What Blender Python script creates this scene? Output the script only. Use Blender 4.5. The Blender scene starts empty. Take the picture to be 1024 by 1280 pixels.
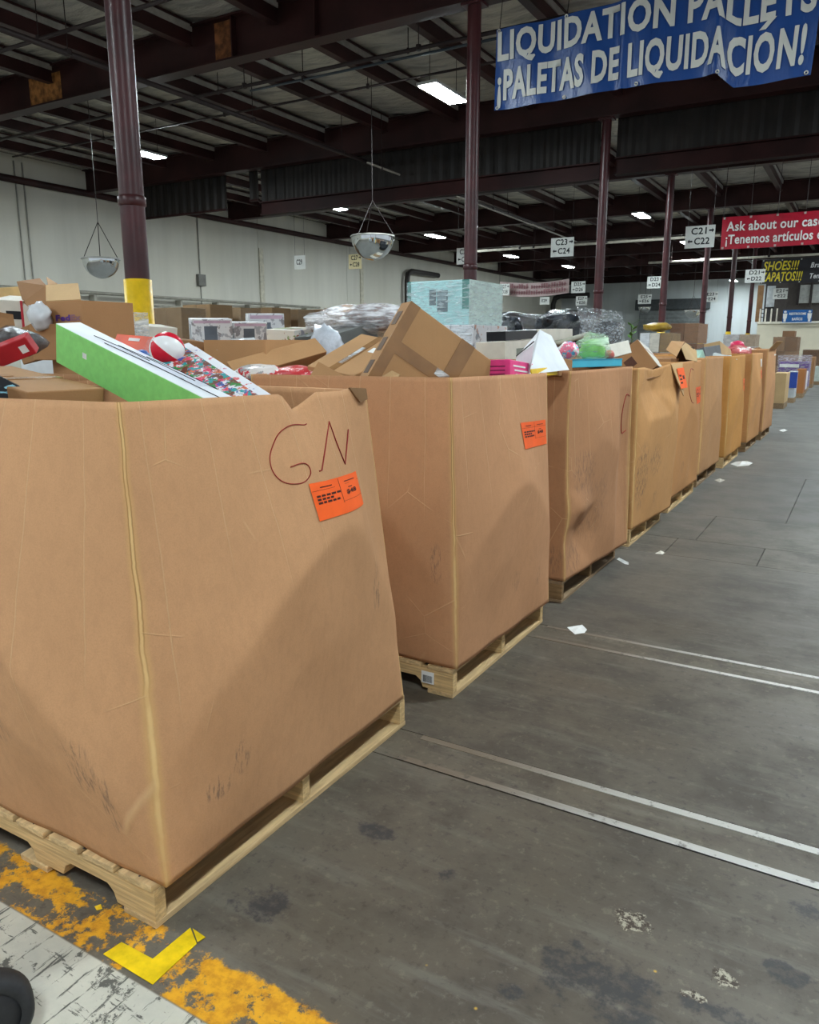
import bpy, bmesh, math, random
from mathutils import Vector, Matrix

random.seed(7)
PI = math.pi
S = bpy.context.scene
C = S.collection

# ------------------------------------------------------------------ camera, world, exposure
F_PX, CX, CY, H = 960.0, 512.0, 640.0, 1.5
YAW = math.radians(30.2449)
PITCH = math.radians(12.339)
cam_d = bpy.data.cameras.new('camera')
cam = bpy.data.objects.new('camera', cam_d)
C.objects.link(cam)
cam.location = (0, 0, H)
cam.rotation_euler = (PI / 2 - PITCH, 0, YAW)
cam_d.sensor_fit = 'VERTICAL'
cam_d.sensor_height = 36.0
cam_d.lens = F_PX / 1280 * 36.0
cam_d.clip_start = 0.05
cam_d.clip_end = 300
S.camera = cam

world = bpy.data.worlds.new('world')
S.world = world
world.use_nodes = True
world.node_tree.nodes['Background'].inputs[0].default_value = (0.86, 0.94, 1.0, 1)
world.node_tree.nodes['Background'].inputs[1].default_value = 0.5

LAMP = 190.0           # radiance of the high-bay diffusers
S.view_settings.view_transform = 'Standard'
S.view_settings.look = 'None'
S.view_settings.gamma = 1.0
S.view_settings.use_curve_mapping = False
S.view_settings.exposure = 0.55
S.cycles.max_bounces = 6
S.cycles.diffuse_bounces = 4
S.cycles.glossy_bounces = 3
S.cycles.transmission_bounces = 4
S.cycles.transparent_max_bounces = 8
S.cycles.sample_clamp_indirect = 4.0
S.cycles.caustics_reflective = False
S.cycles.caustics_refractive = False

# ------------------------------------------------------------------ geometry helpers
_F = Vector((-math.sin(YAW) * math.cos(PITCH), math.cos(YAW) * math.cos(PITCH), -math.sin(PITCH)))
_R = Vector((math.cos(YAW), math.sin(YAW), 0))
_U = _R.cross(_F)

def P(px, py, Y=None, X=None, Z=None):
    """world point seen at a photograph pixel, on the plane Y=, X= or Z="""
    r = _F * F_PX + _R * (px - CX) - _U * (py - CY)
    if Y is not None: t = Y / r.y
    elif X is not None: t = X / r.x
    else: t = (Z - H) / r.z
    return Vector((0, 0, H)) + r * t

def V(*a): return Vector(a)

def lin(c):
    out = []
    for x in c[:3]:
        x = x / 255.0
        out.append(x / 12.92 if x <= 0.04045 else ((x + 0.055) / 1.055) ** 2.4)
    return (*out, 1.0)

class MB:
    """collects shapes for ONE mesh object"""
    def __init__(self): self.v = []; self.f = []; self.uv = None
    def add(self, vs, fs):
        n = len(self.v); self.v += [Vector(p) for p in vs]; self.f += [[i + n for i in q] for q in fs]; return self
    def frame_box(self, o, e1, e2, e3):
        o, e1, e2, e3 = map(Vector, (o, e1, e2, e3))
        vs = [o, o + e1, o + e1 + e2, o + e2]
        vs += [p + e3 for p in vs]
        fs = [[0, 3, 2, 1], [4, 5, 6, 7], [0, 1, 5, 4], [1, 2, 6, 5], [2, 3, 7, 6], [3, 0, 4, 7]]
        if e1.cross(e2).dot(e3) < 0: fs = [q[::-1] for q in fs]
        return self.add(vs, fs)
    def box(self, lo, hi):
        lo, hi = Vector(lo), Vector(hi)
        return self.frame_box(lo, (hi.x - lo.x, 0, 0), (0, hi.y - lo.y, 0), (0, 0, hi.z - lo.z))
    def tube(self, pts, r, n=10, cap=True):
        pts = [Vector(p) for p in pts]; rings = []
        rs = r if isinstance(r, (list, tuple)) else [r] * len(pts)
        up = None
        for i, p in enumerate(pts):
            d = (pts[min(i + 1, len(pts) - 1)] - pts[max(i - 1, 0)]).normalized()
            if up is None:
                up = Vector((0, 0, 1)) if abs(d.z) < .9 else Vector((1, 0, 0))
            a = d.cross(up).normalized(); b = a.cross(d).normalized(); up = b
            rings.append([p + (a * math.cos(2 * PI * k / n) + b * math.sin(2 * PI * k / n)) * rs[i] for k in range(n)])
        vs = [q for rg in rings for q in rg]; fs = []
        for i in range(len(pts) - 1):
            for k in range(n):
                a0 = i * n + k; a1 = i * n + (k + 1) % n
                fs.append([a0, a1, a1 + n, a0 + n])
        if cap:
            fs.append(list(range(n))[::-1]); fs.append([(len(pts) - 1) * n + k for k in range(n)])
        return self.add(vs, fs)
    def lathe(self, prof, c, n=24, axis='z'):
        vs = []; fs = []
        for (r, z) in prof:
            for k in range(n):
                a = 2 * PI * k / n
                p = Vector((r * math.cos(a), r * math.sin(a), z))
                if axis == 'x': p = Vector((p.z, p.x, p.y))
                vs.append(p + Vector(c))
        for i in range(len(prof) - 1):
            for k in range(n):
                a0 = i * n + k; a1 = i * n + (k + 1) % n
                fs.append([a0, a1, a1 + n, a0 + n])
        return self.add(vs, fs)
    def grid(self, fn, nu, nv):
        vs = [fn(i / nu, j / nv) for j in range(nv + 1) for i in range(nu + 1)]
        fs = [[j * (nu + 1) + i, j * (nu + 1) + i + 1, (j + 1) * (nu + 1) + i + 1, (j + 1) * (nu + 1) + i] for j in range(nv) for i in range(nu)]
        return self.add(vs, fs)
    def prism(self, poly, o, e1, e2, e3):
        o, e1, e2, e3 = map(Vector, (o, e1, e2, e3)); n = len(poly)
        vs = [o + e1 * a + e2 * b for a, b in poly]; vs += [p + e3 for p in vs]
        fs = [list(range(n))[::-1], list(range(n, 2 * n))] + [[i, (i + 1) % n, n + (i + 1) % n, n + i] for i in range(n)]
        return self.add(vs, fs)
    def build(self, name, m, parent=None, smooth=False, bevel=0, at=None, recalc=True):
        me = bpy.data.meshes.new(name)
        off = Vector((0, 0, 0))
        if parent is None:
            if at is not None: off = Vector(at)
            else:
                xs = [p.x for p in self.v]; ys = [p.y for p in self.v]; zs = [p.z for p in self.v]
                off = Vector(((min(xs) + max(xs)) / 2, (min(ys) + max(ys)) / 2, min(zs)))
        me.from_pydata([tuple(p - off) for p in self.v], [], self.f)
        if recalc or bevel:
            bm = bmesh.new(); bm.from_mesh(me)
            if recalc: bmesh.ops.recalc_face_normals(bm, faces=bm.faces)
            if bevel:
                es = [e for e in bm.edges if len(e.link_faces) == 2 and e.calc_face_angle(0) > 0.5]
                bmesh.ops.bevel(bm, geom=es, offset=bevel, segments=2, affect='EDGES', profile=0.5, clamp_overlap=True)
            bm.to_mesh(me); bm.free()
        if smooth: me.polygons.foreach_set('use_smooth', [True] * len(me.polygons))
        me.materials.append(m)
        o = bpy.data.objects.new(name, me); C.objects.link(o)
        if parent is not None: adopt(o, parent)
        else: o.location = off
        return o

def wm(o):
    """world matrix of a freshly built object (no depsgraph needed)"""
    b = Matrix.LocRotScale(o.location, o.rotation_euler, o.scale)
    return (wm(o.parent) @ o.matrix_parent_inverse @ b) if o.parent else b

def adopt(o, parent):
    o.parent = parent
    o.matrix_parent_inverse = wm(parent).inverted()

def tag(o, label, cat, group=None, kind=None):
    o['label'] = label; o['category'] = cat
    if group: o['group'] = group
    if kind: o['kind'] = kind
    return o

def thing(name, label, cat, loc=(0, 0, 0), group=None, kind=None):
    o = bpy.data.objects.new(name, None); C.objects.link(o)
    o.empty_display_size = 0.1; o.location = loc
    return tag(o, label, cat, group, kind)

def structure(name, loc=(0, 0, 0)):
    o = bpy.data.objects.new(name, None); C.objects.link(o); o.location = loc; o['kind'] = 'structure'
    return o

def share(src, name, parent, dloc, rotz=0.0):
    """another piece with the same mesh"""
    o = bpy.data.objects.new(name, src.data); C.objects.link(o); o.location = dloc; o.rotation_euler.z = rotz
    adopt(o, parent)
    return o

def copy_tree(o, parent=None):
    c = o.copy(); C.objects.link(c)
    if parent:
        c.parent = parent; c.matrix_parent_inverse = o.matrix_parent_inverse
    for ch in list(o.children): copy_tree(ch, c)
    return c

# ------------------------------------------------------------------ material helpers
class NT:
    def __init__(self, name):
        self.m = bpy.data.materials.new(name); self.m.use_nodes = True
        self.t = self.m.node_tree; self.b = self.t.nodes['Principled BSDF']
        self.tc = self.n('ShaderNodeTexCoord'); self.geo = None
    def n(self, kind, **kw):
        o = self.t.nodes.new(kind)
        for k, v in kw.items(): setattr(o, k, v)
        return o
    def put(self, sock, v):
        if isinstance(v, bpy.types.NodeSocket): self.t.links.new(v, sock)
        elif v is not None:
            if isinstance(v, (tuple, list)) and len(v) == 3 and sock.type == 'RGBA': v = (*v, 1)
            sock.default_value = v
    def pos(self):
        if not self.geo: self.geo = self.n('ShaderNodeNewGeometry')
        return self.geo.outputs['Position']
    def obj(self): return self.tc.outputs['Object']
    def uv(self): return self.tc.outputs['UV']
    def mapping(self, vec, scale=(1, 1, 1), loc=(0, 0, 0), rot=(0, 0, 0)):
        o = self.n('ShaderNodeMapping'); self.put(o.inputs['Vector'], vec)
        o.inputs['Scale'].default_value = scale; o.inputs['Location'].default_value = loc; o.inputs['Rotation'].default_value = rot
        return o.outputs[0]
    def noise(self, vec, scale=5, detail=4, rough=.55, out=0):
        o = self.n('ShaderNodeTexNoise'); self.put(o.inputs['Vector'], vec)
        o.inputs['Scale'].default_value = scale; o.inputs['Detail'].default_value = detail; o.inputs['Roughness'].default_value = rough
        return o.outputs[out]
    def voro(self, vec, scale, feature='F1', out='Distance'):
        o = self.n('ShaderNodeTexVoronoi', feature=feature); self.put(o.inputs['Vector'], vec); o.inputs['Scale'].default_value = scale
        return o.outputs[out]
    def math(self, op, a, b=None, c=None, clamp=False):
        o = self.n('ShaderNodeMath', operation=op, use_clamp=clamp)
        for i, x in enumerate((a, b, c)):
            if x is not None: self.put(o.inputs[i], x)
        return o.outputs[0]
    def ramp(self, fac, lo, hi, a=0.0, b=1.0):
        o = self.n('ShaderNodeMapRange'); o.interpolation_type = 'SMOOTHSTEP'
        self.put(o.inputs[0], fac)
        for i, x in enumerate((lo, hi, a, b)): o.inputs[i + 1].default_value = x
        return o.outputs[0]
    def mix(self, fac, a, b, blend='MIX'):
        o = self.n('ShaderNodeMix', data_type='RGBA', blend_type=blend)
        self.put(o.inputs[0], fac); self.put(o.inputs[6], a); self.put(o.inputs[7], b)
        return o.outputs[2]
    def sep(self, vec):
        o = self.n('ShaderNodeSeparateXYZ'); self.put(o.inputs[0], vec); return o.outputs
    def bump(self, h, strength=.3, dist=.01):
        o = self.n('ShaderNodeBump'); o.inputs['Strength'].default_value = strength; o.inputs['Distance'].default_value = dist
        self.put(o.inputs['Height'], h); self.put(self.b.inputs['Normal'], o.outputs[0])
    def done(self, col, rough=.7, metal=0.0, spec=.3):
        self.put(self.b.inputs['Base Color'], col); self.put(self.b.inputs['Roughness'], rough)
        self.put(self.b.inputs['Metallic'], metal); self.b.inputs['Specular IOR Level'].default_value = spec
        return self.m

_mc = {}
def M(rgb, rough=.65, var=.12, scale=6.0, bump=0.0, metal=0.0, spec=.3, stretch=(1, 1, 1)):
    """plain paint / plastic / paper with a little unevenness"""
    key = (tuple(rgb), rough, var, scale, bump, metal, spec, stretch)
    if key in _mc: return _mc[key]
    t = NT('surface_%d' % len(_mc)); c = lin(rgb)
    vec = t.mapping(t.pos(), stretch)
    nz = t.noise(vec, scale, 5)
    dk = tuple(x * (1 - var * 1.4) for x in c[:3]); lt = tuple(min(1, x * (1 + var)) for x in c[:3])
    if bump: t.bump(t.noise(vec, scale * 5, 4), bump, .01)
    _mc[key] = t.done(t.mix(t.ramp(nz, .3, .7), dk, lt), rough, metal, spec)
    return _mc[key]

def kraft(rgb=(186, 138, 96), dark=.82):
    key = ('kraft', rgb, dark)
    if key in _mc: return _mc[key]
    t = NT('kraft_%d' % len(_mc)); c = lin(rgb)
    a = t.noise(t.pos(), 2.2, 5); g = t.noise(t.pos(), 320, 2)
    col = t.mix(t.ramp(a, .3, .75), tuple(x * dark for x in c[:3]), c)
    col = t.mix(t.ramp(g, .35, .75, 0, .16), col, tuple(x * .5 for x in c[:3]))
    sp = t.noise(t.mapping(t.pos(), (60, 60, 2)), 1.0, 2)
    t.bump(t.math('ADD', t.math('MULTIPLY', sp, .5), t.math('MULTIPLY', a, .6)), .12, .01)
    _mc[key] = t.done(col, .78, 0, .2)
    return _mc[key]

def emit(rgb, strength):
    t = NT('lamp_glow'); t.b.inputs['Emission Color'].default_value = lin(rgb); t.b.inputs['Emission Strength'].default_value = strength
    return t.done((.9, .9, .9, 1), .5)

def film(rgb=(225, 232, 238), alpha=.35, rough=.18):
    """stretch wrap: wrinkled clear film"""
    key = ('film', rgb, alpha, rough)
    if key in _mc: return _mc[key]
    t = NT('film_%d' % len(_mc)); nz = t.noise(t.mapping(t.pos(), (3, 3, 16)), 2.2, 5)
    t.put(t.b.inputs['Alpha'], t.ramp(nz, .42, .68, alpha * .45, min(1, alpha * 1.9)))
    t.bump(nz, .8, .04)
    _mc[key] = t.done(lin(rgb), rough, 0, .6)
    return _mc[key]

def wood(rgb=(196, 160, 112), along='y'):
    key = ('wood', rgb, along)
    if key in _mc: return _mc[key]
    t = NT('wood_%d' % len(_mc)); c = lin(rgb)
    sc = (14, 1.2, 30) if along == 'y' else (1.2, 14, 30)
    info = t.n('ShaderNodeObjectInfo')
    g = t.noise(t.mapping(t.pos(), sc), 3.2, 6, .6)
    d = t.noise(t.pos(), 7, 4)
    col = t.mix(t.ramp(g, .35, .68), tuple(x * .62 for x in c[:3]), c)
    col = t.mix(t.ramp(d, .5, .75, 0, .55), col, tuple(x * .45 for x in c[:3]))
    col = t.mix(t.math('MULTIPLY', info.outputs['Random'], .35), col, tuple(x * .6 for x in c[:3]))
    t.bump(g, .35, .01)
    _mc[key] = t.done(col, .75, 0, .2)
    return _mc[key]

# ------------------------------------------------------------------ floor
def floor_material():
    t = NT('worn_concrete'); p = t.pos(); xyz = t.sep(p)
    info = t.n('ShaderNodeObjectInfo')
    big = t.noise(p, .55, 6, .6); mid = t.noise(p, 2.6, 7, .65); fine = t.noise(p, 26, 6, .7)
    drag = t.noise(t.mapping(p, (1.4, 9, 1), rot=(0, 0, .25)), 1.3, 6, .65)
    col = t.mix(t.ramp(big, .32, .68), lin((92, 81, 66)), lin((116, 108, 96)))
    col = t.mix(t.ramp(mid, .42, .66, 0, .8), col, lin((70, 61, 51)))
    col = t.mix(t.ramp(drag, .5, .68, 0, .6), col, lin((128, 122, 111)))
    col = t.mix(t.ramp(fine, .54, .68, 0, .65), col, lin((52, 46, 40)))
    col = t.mix(t.ramp(fine, .32, .45, .45, 0), col, lin((146, 136, 120)))
    col = t.mix(t.math('MULTIPLY', info.outputs['Random'], .5), col, lin((78, 73, 67)))
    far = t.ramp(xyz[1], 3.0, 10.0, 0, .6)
    col = t.mix(far, col, lin((112, 114, 113)))  # reflected grey sheen of the far floor mixed into its colour
    # rubber and tar marks where the photograph has them (x, y, rx, ry)
    wob = t.noise(p, 9, 5, .7)
    blot = None
    for (x, y, rx, ry) in DARK_MARKS:
        dx = t.math('DIVIDE', t.math('SUBTRACT', xyz[0], x), rx); dy = t.math('DIVIDE', t.math('SUBTRACT', xyz[1], y), ry)
        d = t.math('ADD', t.math('MULTIPLY', dx, dx), t.math('MULTIPLY', dy, dy))
        d = t.ramp(t.math('ADD', d, t.math('MULTIPLY', t.math('SUBTRACT', wob, .5), 7.0)), .2, 1.1, 1, 0)
        blot = d if blot is None else t.math('MAXIMUM', blot, d)
    blot = t.math('MULTIPLY', blot, t.ramp(t.noise(p, 34, 5, .7), .36, .56, .35, 1))
    col = t.mix(t.math('MULTIPLY', blot, .85), col, lin((52, 51, 54)))
    crust = None
    for (x, y, rx, ry) in PALE_MARKS:
        dx = t.math('DIVIDE', t.math('SUBTRACT', xyz[0], x), rx); dy = t.math('DIVIDE', t.math('SUBTRACT', xyz[1], y), ry)
        d = t.math('ADD', t.math('MULTIPLY', dx, dx), t.math('MULTIPLY', dy, dy))
        d = t.ramp(t.math('ADD', d, t.math('MULTIPLY', t.math('SUBTRACT', t.noise(p, 22, 5, .7), .5), 6.5)), .5, .9, 1, 0)
        crust = d if crust is None else t.math('MAXIMUM', crust, d)
    cr = t.mix(t.ramp(t.noise(p, 60, 4, .7), .45, .58), lin((62, 50, 40)), lin((172, 164, 146)))
    col = t.mix(crust, col, cr)
    # yellow paint flakes scattered on the slab
    fl = t.ramp(t.voro(p, 5.5), .0, .035, 1, 0)
    fl = t.math('MULTIPLY', fl, t.ramp(xyz[1], 1.9, 2.2, 1, 0))
    col = t.mix(fl, col, lin((214, 168, 60)))
    # worn yellow stripe
    edge = t.math('ADD', xyz[1], t.math('MULTIPLY', t.math('SUBTRACT', t.noise(p, 14, 6, .7), .5), .10))
    band = t.math('MULTIPLY', t.ramp(edge, 1.165, 1.18, 1, 0), t.ramp(xyz[1], 1.018, 1.026, 0, 1))
    gapx = t.math('MULTIPLY', t.ramp(xyz[0], -1.43, -1.40, 0, 1), t.ramp(xyz[0], -1.27, -1.22, 1, 0))
    wear = t.noise(p, 11, 8, .75)
    leftwear = t.ramp(xyz[0], -1.5, -1.1, .06, 0)
    band = t.math('MULTIPLY', band, t.ramp(t.math('ADD', t.math('ADD', wear, leftwear), t.math('MULTIPLY', gapx, .09)), .54, .60, 1, 0))
    yc = t.mix(t.ramp(fine, .4, .65), lin((222, 160, 36)), lin((190, 128, 30)))
    col = t.mix(band, col, yc)
    # white painted zone with black scuffs
    white = t.ramp(xyz[1], 1.016, 1.022, 1, 0)
    s1 = t.noise(t.mapping(p, (30, 3, 1), rot=(0, 0, .5)), 1.6, 6, .7)
    s2 = t.noise(t.mapping(p, (4, 22, 1), rot=(0, 0, .35)), 1.6, 6, .7)
    s3 = t.noise(p, 8.5, 8, .75)
    sc = t.math('MAXIMUM', t.ramp(s1, .57, .62), t.ramp(s2, .585, .63))
    sc = t.math('MAXIMUM', sc, t.ramp(s3, .56, .60))
    wc = t.mix(t.ramp(mid, .35, .7), lin((198, 194, 180)), lin((172, 170, 160)))
    wc = t.mix(t.math('MULTIPLY', sc, .88), wc, lin((62, 62, 60)))
    col = t.mix(white, col, wc)
    t.bump(t.math('ADD', t.math('MULTIPLY', fine, .5), mid), .25, .006)
    rough = t.ramp(mid, .3, .7, .44, .62)
    return t.done(col, rough, 0, .4)

def gp(px, py):
    g = P(px, py, Z=0); return g.x, g.y
DARK_MARKS = [(*gp(325, 1132), .085, .075), (*gp(745, 1225), .13, .11), (*gp(770, 1270), .12, .06), (*gp(635, 1240), .035, .03),
              (*gp(985, 1218), .06, .035), (*gp(905, 1268), .10, .03), (*gp(560, 1095), .03, .03), (*gp(1010, 1140), .05, .05),
              (*gp(470, 1040), .06, .04)]
PALE_MARKS = [(*gp(792, 1150), .052, .04), (*gp(905, 1225), .032, .036), (*gp(865, 1244), .028, .016)]
M_FLOOR = floor_material()
M_JOINT = M((62, 57, 52), .8)
M_STEEL = M((196, 194, 186), .38, .25, 14, .2, metal=.35)

def strip_material():
    t = NT('scuffed_joint_steel'); p = t.pos(); x = t.sep(p)[0]
    n = t.noise(t.mapping(p, (3, 30, 1)), 3, 6, .7); b = t.noise(p, 20, 5, .7)
    k = t.math('ADD', t.ramp(x, -1.15, -.25), t.math('MULTIPLY', t.math('SUBTRACT', n, .5), .5), clamp=True)
    col = t.mix(k, lin((118, 106, 92)), lin((196, 194, 188))); col = t.mix(t.ramp(b, .55, .66, 0, .7), col, lin((84, 78, 70)))
    return t.done(col, .45, .1, .4)
M_STRIP = strip_material()
floor = structure('floor')
MB().box((-21.3, -6, -.12), (9, 61, -.02)).build('subfloor', M_JOINT, floor)
ys = [-6, -1.6, 2.205, 2.41, 3.60, 3.80, 5.62, 6.16, 7.15, 9.68, 13.4, 17.1, 22.9, 29.1, 35.3, 41.5, 47.7, 61]
for i in range(len(ys) - 1):
    xs_ = {6: [-21.3, -1.13, -.50, 9], 8: [-21.3, -.44, 9], 7: [-21.3, -1.0, .9, 9], 5: [-21.3, 1.6, 9]}.get(i, [-21.3, 1.2 if i % 2 else -9.0, 9])
    if i in (2, 4): xs_ = [-21.3, 9]
    for x0, x1 in zip(xs_[:-1], xs_[1:]):
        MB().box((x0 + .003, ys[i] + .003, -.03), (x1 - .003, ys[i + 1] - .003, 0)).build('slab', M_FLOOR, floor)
for y in (2.224, 2.392, 3.615, 3.785):
    w = .016 if y < 3 else .013
    MB().box((-1.34, y - w, -.012), (8.9, y + w, .0015)).build('joint_strip', M_STRIP, floor)

# yellow tape marking the pallet corner
M_TAPE = M((226, 190, 24), .45, .22, 12, .1)
tape = thing('corner_tape', 'bright yellow L-shaped floor tape at the foot of the first pallet', 'floor tape', (-1.32, 1.05, 0))
tp = [P(x, y, Z=.002) for x, y in ((129, 1193), (152, 1178), (191, 1199), (238, 1160), (246, 1180), (191, 1231))]
m = MB(); m.add(tp + [p + V(0, 0, .0015) for p in tp], [[0, 1, 2, 5], [2, 3, 4, 5], [6, 7, 8, 11], [8, 9, 10, 11]] + [[i, (i + 1) % 6, 6 + (i + 1) % 6, 6 + i] for i in range(6)])
m.build('tape_strip', M_TAPE, tape)
tq = [P(x, y, Z=.002) for x, y in ((241, 1161), (257, 1172), (247, 1178))]
MB().prism([(0, 0), (1, 0), (0, 1)], tq[0], tq[1] - tq[0], tq[2] - tq[0], (0, 0, .0015)).build('tape_scrap', M_TAPE, tape)

# ------------------------------------------------------------------ walls
def wall_material(rgb):
    t = NT('painted_panel_wall'); p = t.pos(); z = t.sep(p)[2]
    st = t.noise(t.mapping(p, (1.2, 1.2, .12)), 1.4, 6, .6); n2 = t.noise(p, .35, 4)
    c = lin(rgb)
    col = t.mix(t.ramp(st, .35, .75, 0, .55), c, tuple(x * .78 for x in c[:3]))
    col = t.mix(t.ramp(n2, .35, .7, 0, .5), col, tuple(x * y for x, y in zip(c[:3], (.9, .88, .82))))
    return t.done(col, .8, 0, .2)
M_WALL = wall_material((206, 203, 192))
M_WALLB = wall_material((206, 212, 214))
M_DARK = M((40, 34, 33), .6)
WX = -21.2
wl = structure('wall_left')
MB().box((WX - .3, -6, 0), (WX - .02, 61, 6.9)).build('backing', M_DARK, wl)
for k in range(11):
    y0 = -6 + 6.1 * k
    MB().box((WX - .15, y0 + .01, 0), (WX, y0 + 6.09, 6.9)).build('wall_panel', M_WALL, wl)
wb = structure('wall_back')
MB().box((WX - .3, 60.3, 0), (9, 60.6, 6.9)).build('backing', M_DARK, wb)
for k in range(5):
    x0 = WX + 6.1 * k
    MB().box((x0 + .01, 60.15, 0), (min(9, x0 + 6.09), 60.3, 6.9)).build('wall_panel', M_WALLB, wb)

M_MAROON = M((66, 28, 31), .36, .22, 3.0, .05, spec=.4)
M_MAROON2 = M((50, 26, 25), .5, .3, 1.2, .05, spec=.25)
M_BEAM = M((38, 17, 16), .6, .3, 1.2, .05, spec=.12)
M_PIPE = M((44, 34, 33), .5, .2, 3)
M_PIPEG = M((128, 122, 112), .45, .2, 3, metal=.2)

# ------------------------------------------------------------------ ceiling
def foil_material():
    t = NT('foil_insulation'); p = t.pos()
    w = t.noise(t.mapping(p, (.7, 3.2, 1)), 1.5, 6, .65); s = t.noise(p, .45, 4)
    col = t.mix(t.ramp(s, .35, .7), lin((182, 178, 170)), lin((212, 206, 190)))
    col = t.mix(t.ramp(w, .42, .66, 0, .6), col, lin((112, 108, 106)))  # shading of the wrinkles darkened into the foil colour
    t.bump(w, .9, .2)
    return t.done(col, .48, .12, .4)
M_FOIL = foil_material()
ceil = structure('ceiling')
ZC = 6.66
ROWY = [-1.9, 4.33, 10.5, 16.72, 22.9, 29.1, 35.3, 41.5, 47.7, 53.9, 60.1]
PUR = [-6.65 + 1.83 * k for k in range(-8, 9)]
MB().box((-21.5, -6, 7.0), (9, 61, 7.08)).build('roof_deck', M_DARK, ceil)
def foil(u, v):
    x = (u - .5) * 1.83; y = v * 6.2
    z = .035 * math.cos(2 * PI * u) - .03 * abs(math.sin(v * PI * 10)) + .012 * math.sin(37 * u + 61 * v)
    return V(x, y, z)
src = None
for r in range(len(ROWY) - 1):
    for k in range(len(PUR) - 1):
        loc = ((PUR[k] + PUR[k + 1]) / 2, ROWY[r], ZC + .06)
        if src is None:
            src = MB().grid(foil, 8, 40).build('foil_panel', M_FOIL, ceil, smooth=True); src.location = loc
        else: share(src, 'foil_panel', ceil, loc, 0)
psrc = None
for r in range(len(ROWY) - 1):
    for k in range(len(PUR)):
        loc = (PUR[k], ROWY[r] + .12, ZC)
        if psrc is None:
            mm = MB().box((-.05, 0, -.32), (.05, 5.95, 0)); mm.box((-.075, 0, -.32), (.075, 5.95, -.30)).box((-.09, 0, .0), (.09, 5.95, .035))
            psrc = mm.build('purlin', M_MAROON2, ceil); psrc.location = loc
        else: share(psrc, 'purlin', ceil, loc)
# pale foil edge folded up along each purlin
fsrc = None
for r in range(1, 6):
    for k in range(len(PUR)):
        loc = (PUR[k], ROWY[r] + .12, ZC)
        if fsrc is None:
            fsrc = MB().box((.052, 0, -.10), (.075, 5.95, -.002)).build('foil_edge', M((150, 146, 140), .5), ceil); fsrc.location = loc
        else: share(fsrc, 'foil_edge', ceil, loc)
gsrc = None
for r, y in enumerate(ROWY):
    if gsrc is None:
        mm = MB().box((-21.2, -.02, 6.02), (9, .02, 6.66)).box((-21.2, -.14, 6.0), (9, .14, 6.03)).box((-21.2, -.14, 6.63), (9, .14, 6.66))
        gsrc = mm.build('girder', M_MAROON2, ceil); gsrc.location = (0, y, 0)
    else: share(gsrc, 'girder', ceil, (0, y, 0))
# fireproofing patch and stiffeners on the second girder
M_RUST = M((150, 100, 52), .8, .4, 9, .5)
pa, pb = P(30, 128, Y=10.33), P(66, 82, Y=10.33)
def patch(u, v):
    x = pa.x + (pb.x - pa.x) * u; z = 6.05 + .5 * v; return V(x, 10.475 - .008 * math.sin(PI * u) * math.sin(PI * v) - .001, z)
MB().grid(patch, 6, 6).build('fireproof_patch', M_RUST, ceil)
for px in (292, 150, 395):
    g = P(px, 80, Y=10.4)
    MB().box((g.x - .012, 10.37, 6.03), (g.x + .012, 10.48, 6.63)).build('stiffener', M_MAROON2, ceil)
pa = P(268, 62, Y=10.45).x; pb = P(292, 62, Y=10.45).x
MB().box((pa, 10.472, 6.04), (pb, 10.4795, 6.62)).build('rust_plate', M((122, 76, 44), .8, .4, 9), ceil)

# corrugated draft curtain with its bottom beam, hung behind the third girder
M_CORR = M((28, 23, 20), .6, .35, 1.5, .08, metal=.15)
def curtain(name, label, x0, x1, z0, z1, y, beam, gtag):
    t = thing(name, label, 'draft curtain', ((x0 + x1) / 2, y, z0))
    n = max(4, int((x1 - x0) / .075)); vs = []; fs = []
    for i in range(n + 1):
        x = x0 + (x1 - x0) * i / n; d = (.0, .03, .03, .0)[i % 4]
        vs += [(x, y + d, z0 + (.33 if beam else 0)), (x, y + d, z1)]
    for i in range(n): fs.append([2 * i, 2 * i + 2, 2 * i + 3, 2 * i + 1])
    MB().add(vs, fs).build('corrugated_sheet', M_CORR, t, recalc=False)
    if beam:
        MB().box((x0, y - .02, z0), (x1, y + .02, z0 + .34)).box((x0, y - .11, z0), (x1, y + .11, z0 + .03)).box((x0, y - .11, z0 + .31), (x1, y + .11, z0 + .34)).build('bottom_beam', M_BEAM, t)
    else:
        MB().box((x0, y - .03, z0), (x1, y + .06, z0 + .05)).build('bottom_rail', M_BEAM, t)
    return t
curtain('draft_curtain', 'dark corrugated draft curtain over a maroon beam, left of the slot for the column', -14.5, -5.27, 4.88, 6.66, 16.98, True, 1)
curtain('draft_curtain', 'dark corrugated draft curtain over a maroon beam, beneath the blue banner', -4.93, 6.0, 4.93, 6.66, 16.98, True, 2)
curtain('draft_curtain', 'narrow dark strip of draft curtain beside the gap in front of the wall', -14.93, -14.62, 5.28, 6.66, 17.0, False, 3)
curtain('draft_curtain', 'lone black draft curtain panel hanging low behind the yellow-footed column', -19.5, -15.75, 5.12, 6.66, 16.95, False, 4)

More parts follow.
